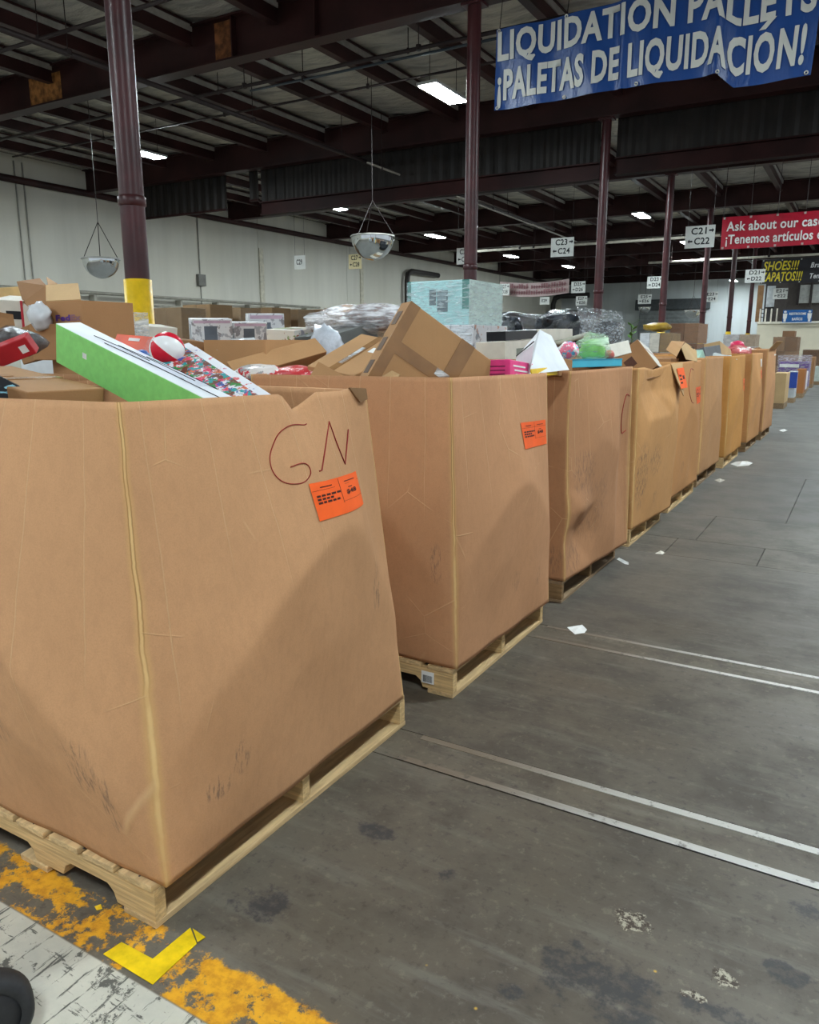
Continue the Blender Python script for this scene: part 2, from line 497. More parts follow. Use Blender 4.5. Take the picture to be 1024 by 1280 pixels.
# ------------------------------------------------------------------ columns
M_YEL = M((222, 182, 28), .4, .15, 5, .05, spec=.5)
COLX = -5.1
clabel = ['thick maroon pipe column with yellow foot, closest one, by the green-sided box',
          'maroon column rising behind the teal appliance carton',
          'maroon column rising behind the black wrapped furniture',
          'maroon column in front of the roll-up door, left one of two there',
          'maroon column whose top passes the white C21 C22 sign',
          'thin maroon column with yellow base under the left end of the red banner',
          'thinnest maroon column with yellow base, beside the cream block wall']
for i in range(7):
    y = (4.43, 10.5, 16.78, 22.9, 29.1, 35.25, 41.5)[i]
    c = thing('column', clabel[i], 'column', (COLX, y, 0), kind='thing')
    r = .095
    MB().lathe([(r, .012), (r, 6.0)], (COLX, y, 0), 20).build('shaft', M_MAROON, c, smooth=True)
    MB().lathe([(r + .012, .012), (r + .014, 2.0), (r + .001, 2.005)], (COLX, y, 0), 20).build('painted_foot', M_YEL, c, smooth=True)
    MB().lathe([(r + .001, 2.55), (r + .012, 2.56), (r + .012, 2.62), (r + .001, 2.63)], (COLX, y, 0), 20).build('weld_collar', M_MAROON, c, smooth=True)
    MB().box((COLX - .16, y - .16, 0), (COLX + .16, y + .16, .02)).build('base_plate', M_MAROON, c, bevel=.003)
    MB().box((COLX - .15, y - .12, 5.97), (COLX + .15, y + .12, 6.0)).build('cap_plate', M_MAROON, c)

# ------------------------------------------------------------------ ceiling lights (the room's lamps)
M_GLOW = emit((232, 246, 250), LAMP)
M_HOUSE = M((176, 178, 176), .4, .1)
def ceiling_light(x, y, z, label, group=None):
    t = thing('ceiling_light', label, 'light', (x, y, z), group)
    MB().frame_box((x - .2, y - .62, z + .012), (.4, 0, 0), (0, 1.24, 0), (0, 0, .05)).build('housing', M_HOUSE, t, bevel=.008)
    MB().frame_box((x - .17, y - .58, z), (.34, 0, 0), (0, 1.16, 0), (0, 0, .011)).build('diffuser', M_GLOW, t)
    for s in (-.5, .5): MB().tube([(x, y + s, z + .06), (x, y + s, 6.66)], .006, 5).build('hanger_wire', M_PIPE, t)
    return t
LL = {(-6.95, 13.1): 'large bright high-bay light in front of the corrugated curtain, left of the blue banner',
      (-6.95, 20.6): 'twin-strip high-bay light just under the curtain beam by the column',
      (-7.2, 28.2): 'high-bay light between two maroon columns, under the girders',
      (-7.3, 36.6): 'high-bay light half hidden behind the C21 C22 sign',
      (-15.4, 21.5): 'bright strip light above and left of the domed mirror',
      (-15.8, 29.2): 'strip light between the domed mirror and the maroon column',
      (-16.0, 37.6): 'small strip light above the faded pink banner',
      (-15.0, 13.4): 'pale strip light low over the black curtain panel, seen edge-on',
      (-8.2, 57.0): 'tiny far light near the back wall beneath the red banner'}
for (x, y), lab in LL.items(): ceiling_light(x, y, 5.8 if y < 50 else 5.6, lab)
for x in (-15.4, -7.0, 1.4):
    for y in (-2.0, 5.6): ceiling_light(x, y, 5.8, 'high-bay light hung over the aisles outside the picture', 'lights outside the picture')
for y in (13.2, 20.8, 28.4, 36, 43.6, 51.2): ceiling_light(1.4, y, 5.8, 'high-bay light hung over the aisles outside the picture', 'lights outside the picture')
for x in (-15.6, -8): 
    ceiling_light(x, 45.2, 5.9, 'far small light beyond the girders, over the %s' % ('side wall corner' if x < -10 else 'roll-up door'))

# ------------------------------------------------------------------ pipes along the ceiling and the wall
def pipe(name, label, pts, r, m=None, hang=(), n=8, cat='pipe'):
    t = thing(name, label, cat, pts[0])
    MB().tube(pts, r, n).build('pipe_run', m or M_PIPE, t, smooth=True)
    for h in hang:
        h = Vector(h)
        MB().tube([h, (h.x, h.y, ZC)], .008, 5).tube([h - V(0, 0, .03), h + V(0, 0, .05)], r * 1.35, 8).build('hanger', M_PIPE, t)
    return t
pipe('sprinkler_pipe', 'long dark sprinkler main running down the hall, high over the side aisle', [(-10.82, 4.6, 5.75), (-10.82, 29.5, 5.75)], .045, hang=[(-10.82, y, 5.75) for y in (8.4, 12.5, 15.5, 19.5, 25)])
pipe('sprinkler_pipe', 'dark branch pipe crossing under the purlins just past the second girder', [(-20.5, 11.25, 5.9), (-3.4, 11.25, 5.9)], .032, hang=[(x, 11.25, 5.9) for x in (-17, -13.3, -9.9, -6.4)])
pipe('sprinkler_pipe', 'thin branch pipe crossing the foil ceiling beyond the bluish one', [(-19.5, 13.2, 6.2), (-6.0, 13.2, 6.2)], .022, hang=[(x, 13.2, 6.2) for x in (-16, -12.2, -8.6)])
pipe('sprinkler_pipe', 'short bluish conduit hung beside the branch pipe', [(-10.2, 11.75, 6.0), (-3.2, 11.75, 6.0)], .022, M((52, 62, 70), .4), hang=[(x, 11.75, 6.0) for x in (-9, -5.6)])
pipe('sprinkler_pipe', 'thin branch pipe near the top edge of the second foil bay', [(-12.5, 12.3, 6.3), (-6.2, 12.3, 6.3)], .018, hang=[(x, 12.3, 6.3) for x in (-11.5, -7.2)])
pipe('sprinkler_pipe', 'dark pipe over the first girder in the upper corner', [(-17.5, 8.2, 5.95), (-8.0, 8.2, 5.95)], .03, hang=[(x, 8.2, 5.95) for x in (-13, -11.2)])
pipe('sprinkler_pipe', 'galvanised pipe sloping over the curtain toward the far lights', [(-10.2, 15.6, 5.5), (-10.2, 30.4, 5.38)], .026, M_PIPEG, hang=[(-10.2, y, 5.48) for y in (16.2, 22.5)])
pipe('gas_pipe', 'pale pipe crossing the far hall behind the C23 C24 sign', [(-15, 31.0, 5.35), (2, 31.0, 5.35)], .05, M((190, 184, 170), .5), hang=[(x, 31.0, 5.35) for x in (-12.8, -12.2, -9.2, -5, -1)])
pipe('gas_pipe', 'pale pipe crossing the hall behind the red banner', [(-9, 37.0, 5.1), (2, 37.0, 5.1)], .05, M((190, 184, 170), .5), hang=[(x, 37.0, 5.1) for x in (-8, -4, 0)])
pipe('wall_pipe', 'thick dark maroon pipe running along the white side wall', [(WX + .16, 4, 5.98), (WX + .16, 60, 5.98)], .10, M_MAROON2)
# wall brackets belong to the wall pipe
b0 = P(510, 312, X=WX + .3)
pipe('drain_pipe', 'dark downpipe with an elbow on the white side wall behind the teal carton', [(WX + .25, b0.y + 3.4, 5.2), (WX + .25, b0.y + .45, 5.2), (WX + .25, b0.y + .1, 5.05), (WX + .25, b0.y, 4.7), (WX + .25, b0.y, 0)], .14, M((58, 54, 52), .5))
b1 = P(692, 368, X=WX + .45)
pipe('drain_pipe', 'dark bent downpipe at the far corner behind the black furniture', [(WX + 3.2, b1.y, 5.0), (WX + 1.0, b1.y, 5.0), (WX + .6, b1.y, 4.85), (WX + .45, b1.y, 4.4), (WX + .45, b1.y, 0)], .2, M((50, 48, 48), .5))
def conduit(px, y0p, label, box=None):
    y = P(px, 300, X=WX + .04).y
    t = thing('wall_conduit', label, 'conduit', (WX + .04, y, .4))
    MB().tube([(WX + .035, y, .4), (WX + .035, y, 6.5)], .022, 6).build('conduit_run', M((150, 148, 140), .5), t, smooth=True)
    if box:
        z = P(px, box, X=WX + .04).z
        MB().box((WX + .005, y - .18, z - .2), (WX + .14, y + .18, z + .2)).build('switch_box', M((112, 110, 104), .5), t, bevel=.01)
conduit(27, 0, 'grey conduit down the side wall, first of the close pair')
conduit(37, 0, 'grey conduit down the side wall, second of the close pair')
conduit(248, 0, 'grey conduit ending at a small switch box on the side wall', 350)
for px, lab in ((328, 'pale vertical pilaster strip on the side wall above the flap carton'), (452, 'pale vertical pilaster strip on the side wall under the domed mirror')):
    y = P(px, 380, X=WX).y
    tag(MB().box((WX, y - .12, 0), (WX + .06, y + .12, 5.2)).build('wall_strip', M((196, 190, 172), .7), bevel=.01), lab, 'pilaster strip')
ya, yb = P(-60, 350, X=WX + .3).y, P(400, 388, X=WX + .3).y
rail = thing('guard_rail', 'three grey horizontal guard rails along the foot of the side wall', 'guard rail', (WX + .3, ya, 0))
for k, z in enumerate((3.05, 2.75, 2.4)):
    MB().tube([(WX + .3, ya, z), (WX + .3, yb, z)], .05, 8).build('rail', M((150, 146, 134), .5), rail, smooth=True)
for k in range(9):
    y = ya + (yb - ya) * (k + .5) / 9
    MB().box((WX + .01, y - .05, 0), (WX + .26, y + .05, 3.0)).build('rail_post', M((160, 156, 144), .5), rail)

# ------------------------------------------------------------------ lettering
def text_mesh(s, height=1.0, bold=.0, shear=0.0, extrude=0.0):
    cu = bpy.data.curves.new('lettering', 'FONT'); cu.body = s; cu.size = 1.0; cu.offset = bold; cu.shear = shear; cu.resolution_u = 3
    cu.space_character = 1.0 + bold * 2
    o = bpy.data.objects.new('lettering', cu); C.objects.link(o)
    dg = bpy.context.evaluated_depsgraph_get()
    me = bpy.data.meshes.new_from_object(o.evaluated_get(dg))
    bpy.data.objects.remove(o, do_unlink=True); bpy.data.curves.remove(cu)
    return me

def lettering(s, parent, m, o, ex, ez, w, h, off, bold=.012, shear=0.0, warp=None, slices=0, name='lettering'):
    """text s fitted to the w x h field that starts at o and runs along unit vectors ex, ez; raised by vector off"""
    me = text_mesh(s, bold=bold, shear=shear)
    bm = bmesh.new(); bm.from_mesh(me); bpy.data.meshes.remove(me)
    if slices:
        xs = [v.co.x for v in bm.verts]; a, b = min(xs), max(xs)
        for k in range(1, slices):
            x = a + (b - a) * k / slices
            bmesh.ops.bisect_plane(bm, geom=bm.verts[:] + bm.edges[:] + bm.faces[:], plane_co=(x, 0, 0), plane_no=(1, 0, 0))
    xs = [v.co.x for v in bm.verts]; x0, x1 = min(xs), max(xs); ys_ = [v.co.y for v in bm.verts]
    cap = .69; o, ex, ez, off = map(Vector, (o, ex, ez, off))
    for v in bm.verts:
        p = o + ex * ((v.co.x - x0) / (x1 - x0) * w) + ez * (v.co.y / cap * h)
        v.co = (warp(p) if warp else p) + off
    mesh = bpy.data.meshes.new(name); bm.to_mesh(mesh); bm.free(); mesh.materials.append(m)
    ob = bpy.data.objects.new(name, mesh); C.objects.link(ob); adopt(ob, parent)
    return ob

M_INK = M((26, 28, 34), .6)
M_SIGN = M((222, 224, 220), .5, .05)
EX, EZ = V(1, 0, 0), V(0, 0, 1)

def aisle_sign(px, py, y, lines, label, w=.60, h=.46, name='aisle_sign', cream=False):
    c = P(px, py, Y=y)
    t = thing(name, label, 'sign', (c.x, y, c.z - h / 2))
    MB().box((c.x - w / 2, y - .008, c.z - h / 2), (c.x + w / 2, y + .008, c.z + h / 2)).build('sign_panel', M((226, 214, 170), .5, .05) if cream else M_SIGN, t, bevel=.002)
    for s in (-.42, .42): MB().tube([(c.x + s * w, y, c.z + h / 2), (c.x + s * w, y, ZC + .1)], .004, 4).build('hanging_wire', M_PIPE, t)
    for k, s in enumerate(lines):
        one = len(lines) == 1
        txt, arrow = s
        tw = w * .52; th = h * (.29 if not one else .36)
        x0 = c.x - w * (.30 if k == 0 else .18) if not one else c.x - w * .3
        z0 = c.z + (h * .12 if k == 0 else -h * .34) if not one else c.z - h * .15
        lettering(txt, t, M_INK, (x0, y - .0105, z0), EX, EZ, tw, th, (0, 0, 0), .02)
        if arrow:
            ax = c.x + w * .30 if arrow > 0 else c.x - w * .44; zc = z0 + th * .5; d = 1 if arrow > 0 else -1
            a0 = ax if d > 0 else ax + w * .2
            q = [(0, -.18), (.6, -.18), (.6, -.5), (1, 0), (.6, .5), (.6, .18), (0, .18)]
            MB().prism(q, (a0, y - .0105, zc), (d * w * .17, 0, 0), (0, 0, th * .7), (0, -.001, 0)).build('arrow', M_INK, t)
    return t
aisle_sign(375, 328, 19.3, [('C29', 0)], 'white sign reading C29 hung before the side wall', .42, .40)
aisle_sign(444, 327, 19.9, [('C27', 1), ('C28', -1)], 'cream sign reading C27 and C28 under the domed mirror', .46, .42, cream=True)
aisle_sign(581, 320, 20.2, [('C25', 1), ('C26', -1)], 'white aisle sign mostly hidden behind the maroon column', .50, .44)
aisle_sign(703, 309, 19.6, [('C23', 1), ('C24', -1)], 'white sign reading C23 and C24 with arrows')
aisle_sign(875, 296, 19.2, [('C21', 1), ('C22', -1)], 'white sign reading C21 and C22 with arrows', .64, .48)
aisle_sign(819, 353, 32.5, [('D23', 1), ('D24', -1)], 'white sign reading D23 and D24 cut by a maroon column', .62, .46)
aisle_sign(944, 345, 31.3, [('D21', 1), ('D22', -1)], 'white sign reading D21 and D22 touching the black banner', .66, .46)
aisle_sign(723, 359, 33.5, [('D25', 1), ('D26', -1)], 'small white sign left of the column behind the black furniture, upper one', .62, .48)
aisle_sign(630, 362, 33.5, [('D27', 1), ('D28', -1)], 'small white sign overlapping the left end of the faded pink banner', .55, .5)
aisle_sign(681, 376, 43, [('E29', 0)], 'small white one-line sign on the far wall below the pink banner', .58, .42)
aisle_sign(727, 376, 44, [('E27', 1), ('E28', -1)], 'small white sign just over the black wrapped furniture, lower one', .66, .5)
aisle_sign(806, 374, 44, [('E25', 1), ('E26', -1)], 'small white sign over the roll-up door', .70, .5)
aisle_sign(889, 371, 43, [('E23', 1), ('E24', -1)], 'small white sign on the pale far wall right of a maroon column', .66, .5)
aisle_sign(976, 367, 42, [('E21', 1), ('E22', -1)], 'small pale sign under the black banner above the railing', .66, .5)

# ------------------------------------------------------------------ banners
def ripple(amp, kx, ph, y):
    def w(p):
        return V(p.x, y + amp * math.sin(p.x * kx + ph) + amp * .5 * math.sin(p.x * kx * 2.3 + p.z * 2.1), p.z)
    return w
def vinyl(rgb, rough=.32):
    t = NT('vinyl'); p = t.pos(); n = t.noise(t.mapping(p, (3, 3, 1.2), rot=(0, .5, 0)), 1.5, 5, .6); c = lin(rgb)
    t.bump(n, .35, .05)
    return t.done(t.mix(t.ramp(n, .4, .75, 0, .3), c, tuple(x * .6 for x in c[:3])), rough, 0, .5)

YB = 10.3
x0, x1 = P(618, 100, Y=YB).x, P(1017, 60, Y=YB).x
z0, z1 = P(617, 138, Y=YB).z, P(620, 36, Y=YB).z
bw, bh = x1 - x0, z1 - z0
def bl_warp(p):
    u = (p.x - x0) / bw; v = (p.z - z0) / bh
    sag = -.035 * math.sin(PI * min(1, max(0, u / .52))) * v * .4
    low = -.17 * min(1, max(0, (u - .74) / .05)) * (1 - .45 * v)
    fold = .05 * math.exp(-((u - .735) / .02) ** 2) + .03 * math.exp(-((u - .45) / .012) ** 2)
    y = YB + .035 * math.sin(u * 9 + .5) + .02 * math.sin(u * 31 + v * 2) - fold
    return V(p.x + .02 * math.sin(v * 3) * (1 if u > .9 else 0), y, p.z + sag + low)
ban = thing('banner', 'large blue banner reading LIQUIDATION PALLETS and PALETAS DE LIQUIDACION in white', 'banner', ((x0 + x1) / 2, YB, z0))
MB().grid(lambda u, v: bl_warp(V(x0 + bw * u, YB, z0 + bh * v)), 120, 16).build('banner_cloth', vinyl((20, 66, 134)), ban, smooth=True, recalc=False)
M_BW = vinyl((205, 206, 200), .4)
lettering('LIQUIDATION PALLETS', ban, M_BW, (x0 + .03, YB, z0 + bh * .62), EX, EZ, bw * .985, bh * .325, (0, -.018, 0), .036, warp=bl_warp, slices=90)
lettering('¡PALETAS DE LIQUIDACION!', ban, M_BW, (x0 + .04, YB, z0 + bh * .13), EX, EZ, bw * .965, bh * .35, (0, -.018, 0), .036, warp=bl_warp, slices=90)
ax0 = x0 + .04 + bw * .965 * .868
def accent(u, v): return bl_warp(V(ax0 + .075 * u + .11 * v, YB, z0 + bh * (.525 + .10 * v))) + V(0, -.018, 0)
MB().grid(accent, 3, 3).build('acute_accent', M_BW, ban, recalc=False)
for k in range(5):
    for v in (.025, .975):
        p = bl_warp(V(x0 + bw * (.012 + .244 * k), YB, z0 + bh * v))
        o = MB().lathe([(.010, 0), (.022, .004), (.024, -.004), (.012, -.006)], (0, 0, 0), 10).build('grommet', M_STEEL, ban)
        o.location = p + V(0, -.022, 0); o.rotation_euler.x = PI / 2
for k in range(5):
    p = bl_warp(V(x0 + bw * (.012 + .244 * k), YB, z0 + bh * .975)); MB().tube([p, (p.x, YB + .12, 6.0)], .006, 4).build('hanging_cord', M_PIPE, ban)

def banner(label, pxl, pyt, pyb, y, width, rgb, lines, ink, name='banner', sh=0.0, rip=.03):
    a = P(pxl, pyt, Y=y); b = P(pxl, pyb, Y=y); x0 = a.x; z0, z1 = b.z, a.z; hh = z1 - z0
    t = thing(name, label, 'banner', (x0 + width / 2, y, z0)); w = ripple(rip, 2.2, .4, y)
    MB().grid(lambda u, v: w(V(x0 + width * u, y, z0 + hh * v)), 60, 6).build('banner_cloth', vinyl(rgb), t, smooth=True, recalc=False)
    for (s, u0, v0, uw, vh, col) in lines:
        lettering(s, t, M(col, .5, .05), (x0 + width * u0, y, z0 + hh * v0), EX, EZ, width * uw, hh * vh, (0, -.02, 0), .02, sh, warp=w, slices=60)
    for k in range(5): p = w(V(x0 + width * (.01 + .245 * k), y, z1)); MB().tube([p, (p.x, y + .02, 6.1)], .006, 4).build('hanging_cord', M_PIPE, t)
    for k in range(5):
        for v in (.04, .96):
            p = w(V(x0 + width * (.02 + .24 * k), y, z0 + hh * v))
            MB().box(p + V(-.025, -.026, -.025), p + V(.025, -.02, .025)).build('grommet', M_STEEL, t)
    return t
banner('red banner with white words starting Ask about our case and Tenemos', 904, 272, 312, 22.4, 2.6, (176, 24, 48),
       [('Ask about our case', .045, .56, .86, .28, (226, 226, 222)), ('¡Tenemos artículos e', .045, .16, .86, .28, (226, 226, 222))], None)
banner('black banner reading SHOES and ZAPATOS in yellow with small white words', 953, 325, 355, 40.5, 3.3, (26, 26, 32),
       [('SHOES!!!', .025, .55, .45, .36, (216, 196, 50)), ('ZAPATOS!!!', .0, .1, .53, .36, (216, 196, 50)),
        ('Branded S', .62, .60, .36, .20, (220, 220, 220)), ('Tenis de m', .62, .16, .36, .20, (220, 220, 220))], None, sh=.2, rip=.01)
pk = thing('banner', 'faded pinkish banner with two washed-out lines of lettering before the side wall', 'banner', P(668, 366, Y=34))
a, b, c = P(625, 352, Y=34), P(712, 341, Y=34), P(712, 366, Y=34)
pkw = ripple(.03, 2, 0, 34)
MB().grid(lambda u, v: pkw(V(a.x + (b.x - a.x) * u, 34, c.z + (a.z - c.z) * v - .12 * math.sin(PI * u))), 40, 5).build('banner_cloth', vinyl((196, 172, 170), .5), pk, smooth=True, recalc=False)
for row, v in ((0, .58), (1, .16)):
    mm = MB(); u = .04
    while u < .95:
        x = a.x + (b.x - a.x) * u
        zz = c.z + (a.z - c.z) * v - .12 * math.sin(PI * u)
        if random.random() < .86: mm.box((x, 33.93, zz), (x + .075, 33.94, zz + random.choice((.13, .15, .2)))); mm.box((x + .02, 33.93, zz + .05), (x + .10, 33.94, zz + .09))
        u += .036
    mm.build('faded_lettering', M((168, 122, 126), .6), pk)
mm = MB()
for u in (0, .5, 1): mm.tube([(a.x + (b.x - a.x) * u, 34, a.z - .12 * math.sin(PI * u)), (a.x + (b.x - a.x) * u, 34, ZC)], .008, 4)
mm.build('hanging_cord', M_PIPE, pk)

# ------------------------------------------------------------------ domed mirrors
M_CHROME = M((210, 214, 216), .06, .05, metal=1.0)
M_RIM = M((150, 148, 142), .4)
def dome(px, py, x, rad, label, tilt):
    c = P(px, py, X=x); c = V(c.x, c.y, c.z)
    t = thing('dome_mirror', label, 'mirror', c)
    prof = [(rad * math.cos(a), -rad * 1.05 * math.sin(a)) for a in [PI / 2 * k / 14 for k in range(15)]]; prof[-1] = (.002, prof[-1][1])
    MB().lathe(prof, c, 32).build('dome', M_CHROME, t, smooth=True)
    MB().lathe([(rad + .012, -.012), (rad + .02, 0), (rad + .012, .02), (rad - .01, .02), (rad - .01, -.012), (rad + .012, -.012)], c, 32).build('rim', M_RIM, t, smooth=True)
    mm = MB()
    for k in range(3):
        a = 2 * PI * k / 3 + .4; mm.tube([c + V(rad * math.cos(a), rad * math.sin(a), .02), c + V(0, 0, .7)], .008, 4)
    mm.tube([c + V(0, 0, .7), (c.x, c.y, ZC + .1)], .008, 4)
    mm.build('chain', M_PIPE, t)
    t.rotation_euler = (0, 0, 0)
    return t
dome(466, 296, -9, .44, 'silver half-dome mirror hung over the middle of the hall above the C27 C28 sign', 0)
dome(126, 324, -13.4, .355, 'silver half-dome mirror hung beside the yellow-footed column', 0)
dome(806, 384, -13.0, .40, 'small far dome mirror over the left end of the roll-up door', 0)
dome(866, 388, -7.6, .38, 'small far dome mirror over the right end of the roll-up door', 0)

# ------------------------------------------------------------------ pallets
WOODS = [wood((224, 190, 140), 'y'), wood((224, 188, 134), 'x'), wood((160, 134, 104), 'y'), wood((150, 120, 84), 'x')]
def pallet(x0, x1, y0, y1, label, fresh=0):
    """x1,y0 is the aisle-side corner that faces the camera"""
    t = thing('pallet', label, 'pallet', ((x0 + x1) / 2, (y0 + y1) / 2, 0), 'wooden pallets under the kraft boxes')
    wy, wx = WOODS[0 if fresh < 2 else 2], WOODS[1 if fresh < 2 else 3]
    L = x1 - x0
    for wdt, n, za in ((.125, 3, .0), (.125, 7, .113)):
        for k in range(n):
            xc = x0 + wdt / 2 + (L - wdt) * k / (n - 1); j = random.uniform(-.006, .006)
            MB().box((xc - wdt / 2, y0 + j, za + .0005), (xc + wdt / 2, y1 + j, za + .0195)).build('deck_board', wy, t, bevel=.0025)
    prof = [(0, 0), (.15, 0), (.162, .03), (.185, .048), (.34, .048), (.365, .03), (.377, 0), (.50, 0), (.512, .03), (.535, .048), (.70, .048), (.725, .03), (.737, 0), (L, 0), (L, .093), (0, .093)]
    for k, yc in enumerate((y0 + .022, (y0 + y1) / 2, y1 - .022)):
        MB().prism([(-a, b) for a, b in prof], (x1, yc - .019, .0197), (1, 0, 0), (0, 0, 1), (0, .038, 0)).build('stringer', wx, t, bevel=.002)
    mm = MB()
    for yc in (y0 + .022, (y0 + y1) / 2, y1 - .022):
        for dy in (-.01, .012):
            for k in range(5): mm.lathe([(.004, .1325), (.0005, .1345)], (x0 + .06 + (L - .12) * k / 4, yc + dy, 0), 6)
    mm.build('nail', M_PIPE, t)
    return t

# ------------------------------------------------------------------ kraft bulk boxes
def bulk_material(seed, smudges=(), tint=(204, 154, 112)):
    t = NT('bulk_kraft'); c = lin(tint); uv = t.uv(); s = t.sep(uv); p = t.pos()
    a = t.noise(p, 1.6, 5, .6); g = t.noise(p, 260, 3, .6); f = t.noise(t.mapping(p, (50, 50, 3)), 1.0, 3)
    col = t.mix(t.ramp(a, .3, .72), tuple(x * .86 for x in c[:3]), c)
    col = t.mix(t.ramp(g, .35, .75, 0, .2), col, tuple(x * .45 for x in c[:3]))
    u = s[0]; v = s[1]
    col = t.mix(t.ramp(t.noise(t.mapping(p, (1, 1, .55)), 34, 5, .7), .42, .66, 0, .2), col, tuple(x * .62 for x in c[:3]))
    # worn pale paper along the vertical corner scores
    fu = t.math('FRACT', t.math('ADD', u, .5)); wob = t.math('MULTIPLY', t.math('SUBTRACT', t.noise(t.mapping(uv, (0, 1, 0)), 9, 4), .5), .014)
    d = t.math('ABSOLUTE', t.math('ADD', t.math('SUBTRACT', fu, .5), wob))
    halo = t.ramp(d, .002, .018, .5, 0); core = t.ramp(d, .001, .006, .8, 0)
    core = t.math('MULTIPLY', core, t.ramp(t.noise(t.mapping(uv, (0, 1, 0)), 5, 4), .35, .6, .25, 1))
    col = t.mix(halo, col, lin((214, 172, 110))); col = t.mix(core, col, lin((226, 190, 132)))
    dk_ = t.math('MULTIPLY', t.ramp(t.math('ABSOLUTE', t.math('SUBTRACT', d, .004)), .0, .0025, 1, 0), t.ramp(v, .35, .6, 0, .7))
    col = t.mix(dk_, col, lin((150, 104, 62)))  # shaded valley of the corner crease painted as a dark line
    # scored flute lines in the upper part
    cu = t.math('MULTIPLY', u, 6.3); cell = t.math('FLOOR', cu); wn = t.n('ShaderNodeTexWhiteNoise', noise_dimensions='2D')
    cv = t.n('ShaderNodeCombineXYZ'); t.put(cv.inputs[0], cell); cv.inputs[1].default_value = seed; t.put(wn.inputs['Vector'], cv.outputs[0])
    wob2 = t.math('MULTIPLY', t.math('SUBTRACT', t.noise(t.mapping(uv, (3, 2.2, 0)), 2.5, 3), .5), .10)
    ln = t.math('ABSOLUTE', t.math('ADD', t.math('SUBTRACT', t.math('FRACT', cu), t.math('ADD', .3, t.math('MULTIPLY', wn.outputs[0], .4))), wob2))
    reach = t.math('SUBTRACT', v, t.math('MULTIPLY', wn.outputs[0], .55))
    line = t.math('MULTIPLY', t.ramp(ln, .004, .017, 1, 0), t.ramp(reach, .22, .42, 0, 1))
    col = t.mix(t.math('MULTIPLY', line, .36), col, lin((218, 180, 136)))
    # wrinkle lines
    cr = t.voro(t.mapping(uv, (1.5, 2.0, 1), loc=(seed * .37, seed * .71, 0)), 1.5, 'DISTANCE_TO_EDGE')
    crease = t.math('MULTIPLY', t.ramp(cr, .0, .007, 1, 0), t.ramp(t.noise(uv, 3.1, 3), .50, .62))
    col = t.mix(t.math('MULTIPLY', crease, .45), col, lin((214, 176, 130)))
    sm = None
    streak = t.noise(t.mapping(uv, (46, 9, 1), rot=(0, 0, .12)), 2.2, 5, .7)
    for (us, vs, ru, rv, k) in smudges:
        dx = t.math('DIVIDE', t.math('SUBTRACT', u, us), ru); dy = t.math('DIVIDE', t.math('SUBTRACT', v, vs), rv)
        e = t.ramp(t.math('ADD', t.math('MULTIPLY', dx, dx), t.math('MULTIPLY', dy, dy)), .3, 1.0, k, 0)
        e = t.math('MULTIPLY', e, t.ramp(streak, .47, .62))
        sm = e if sm is None else t.math('MAXIMUM', sm, e)
    if sm is not None: col = t.mix(sm, col, lin((84, 74, 70)))
    h = t.math('ADD', t.math('MULTIPLY', f, .25), t.math('MULTIPLY', line, -1.2))
    h = t.math('ADD', h, t.math('MULTIPLY', crease, .8)); h = t.math('ADD', h, t.math('MULTIPLY', core, -.8))
    t.bump(h, .35, .008)
    return t.done(col, .8, 0, .18)

M_TAG = M((250, 96, 22), .5, .06)
M_TAGINK = M((70, 24, 14), .6)
M_RED = M((150, 40, 34), .6)
M_WHITE = M((226, 226, 224), .55, .06)
M_FILL = kraft((150, 112, 80))

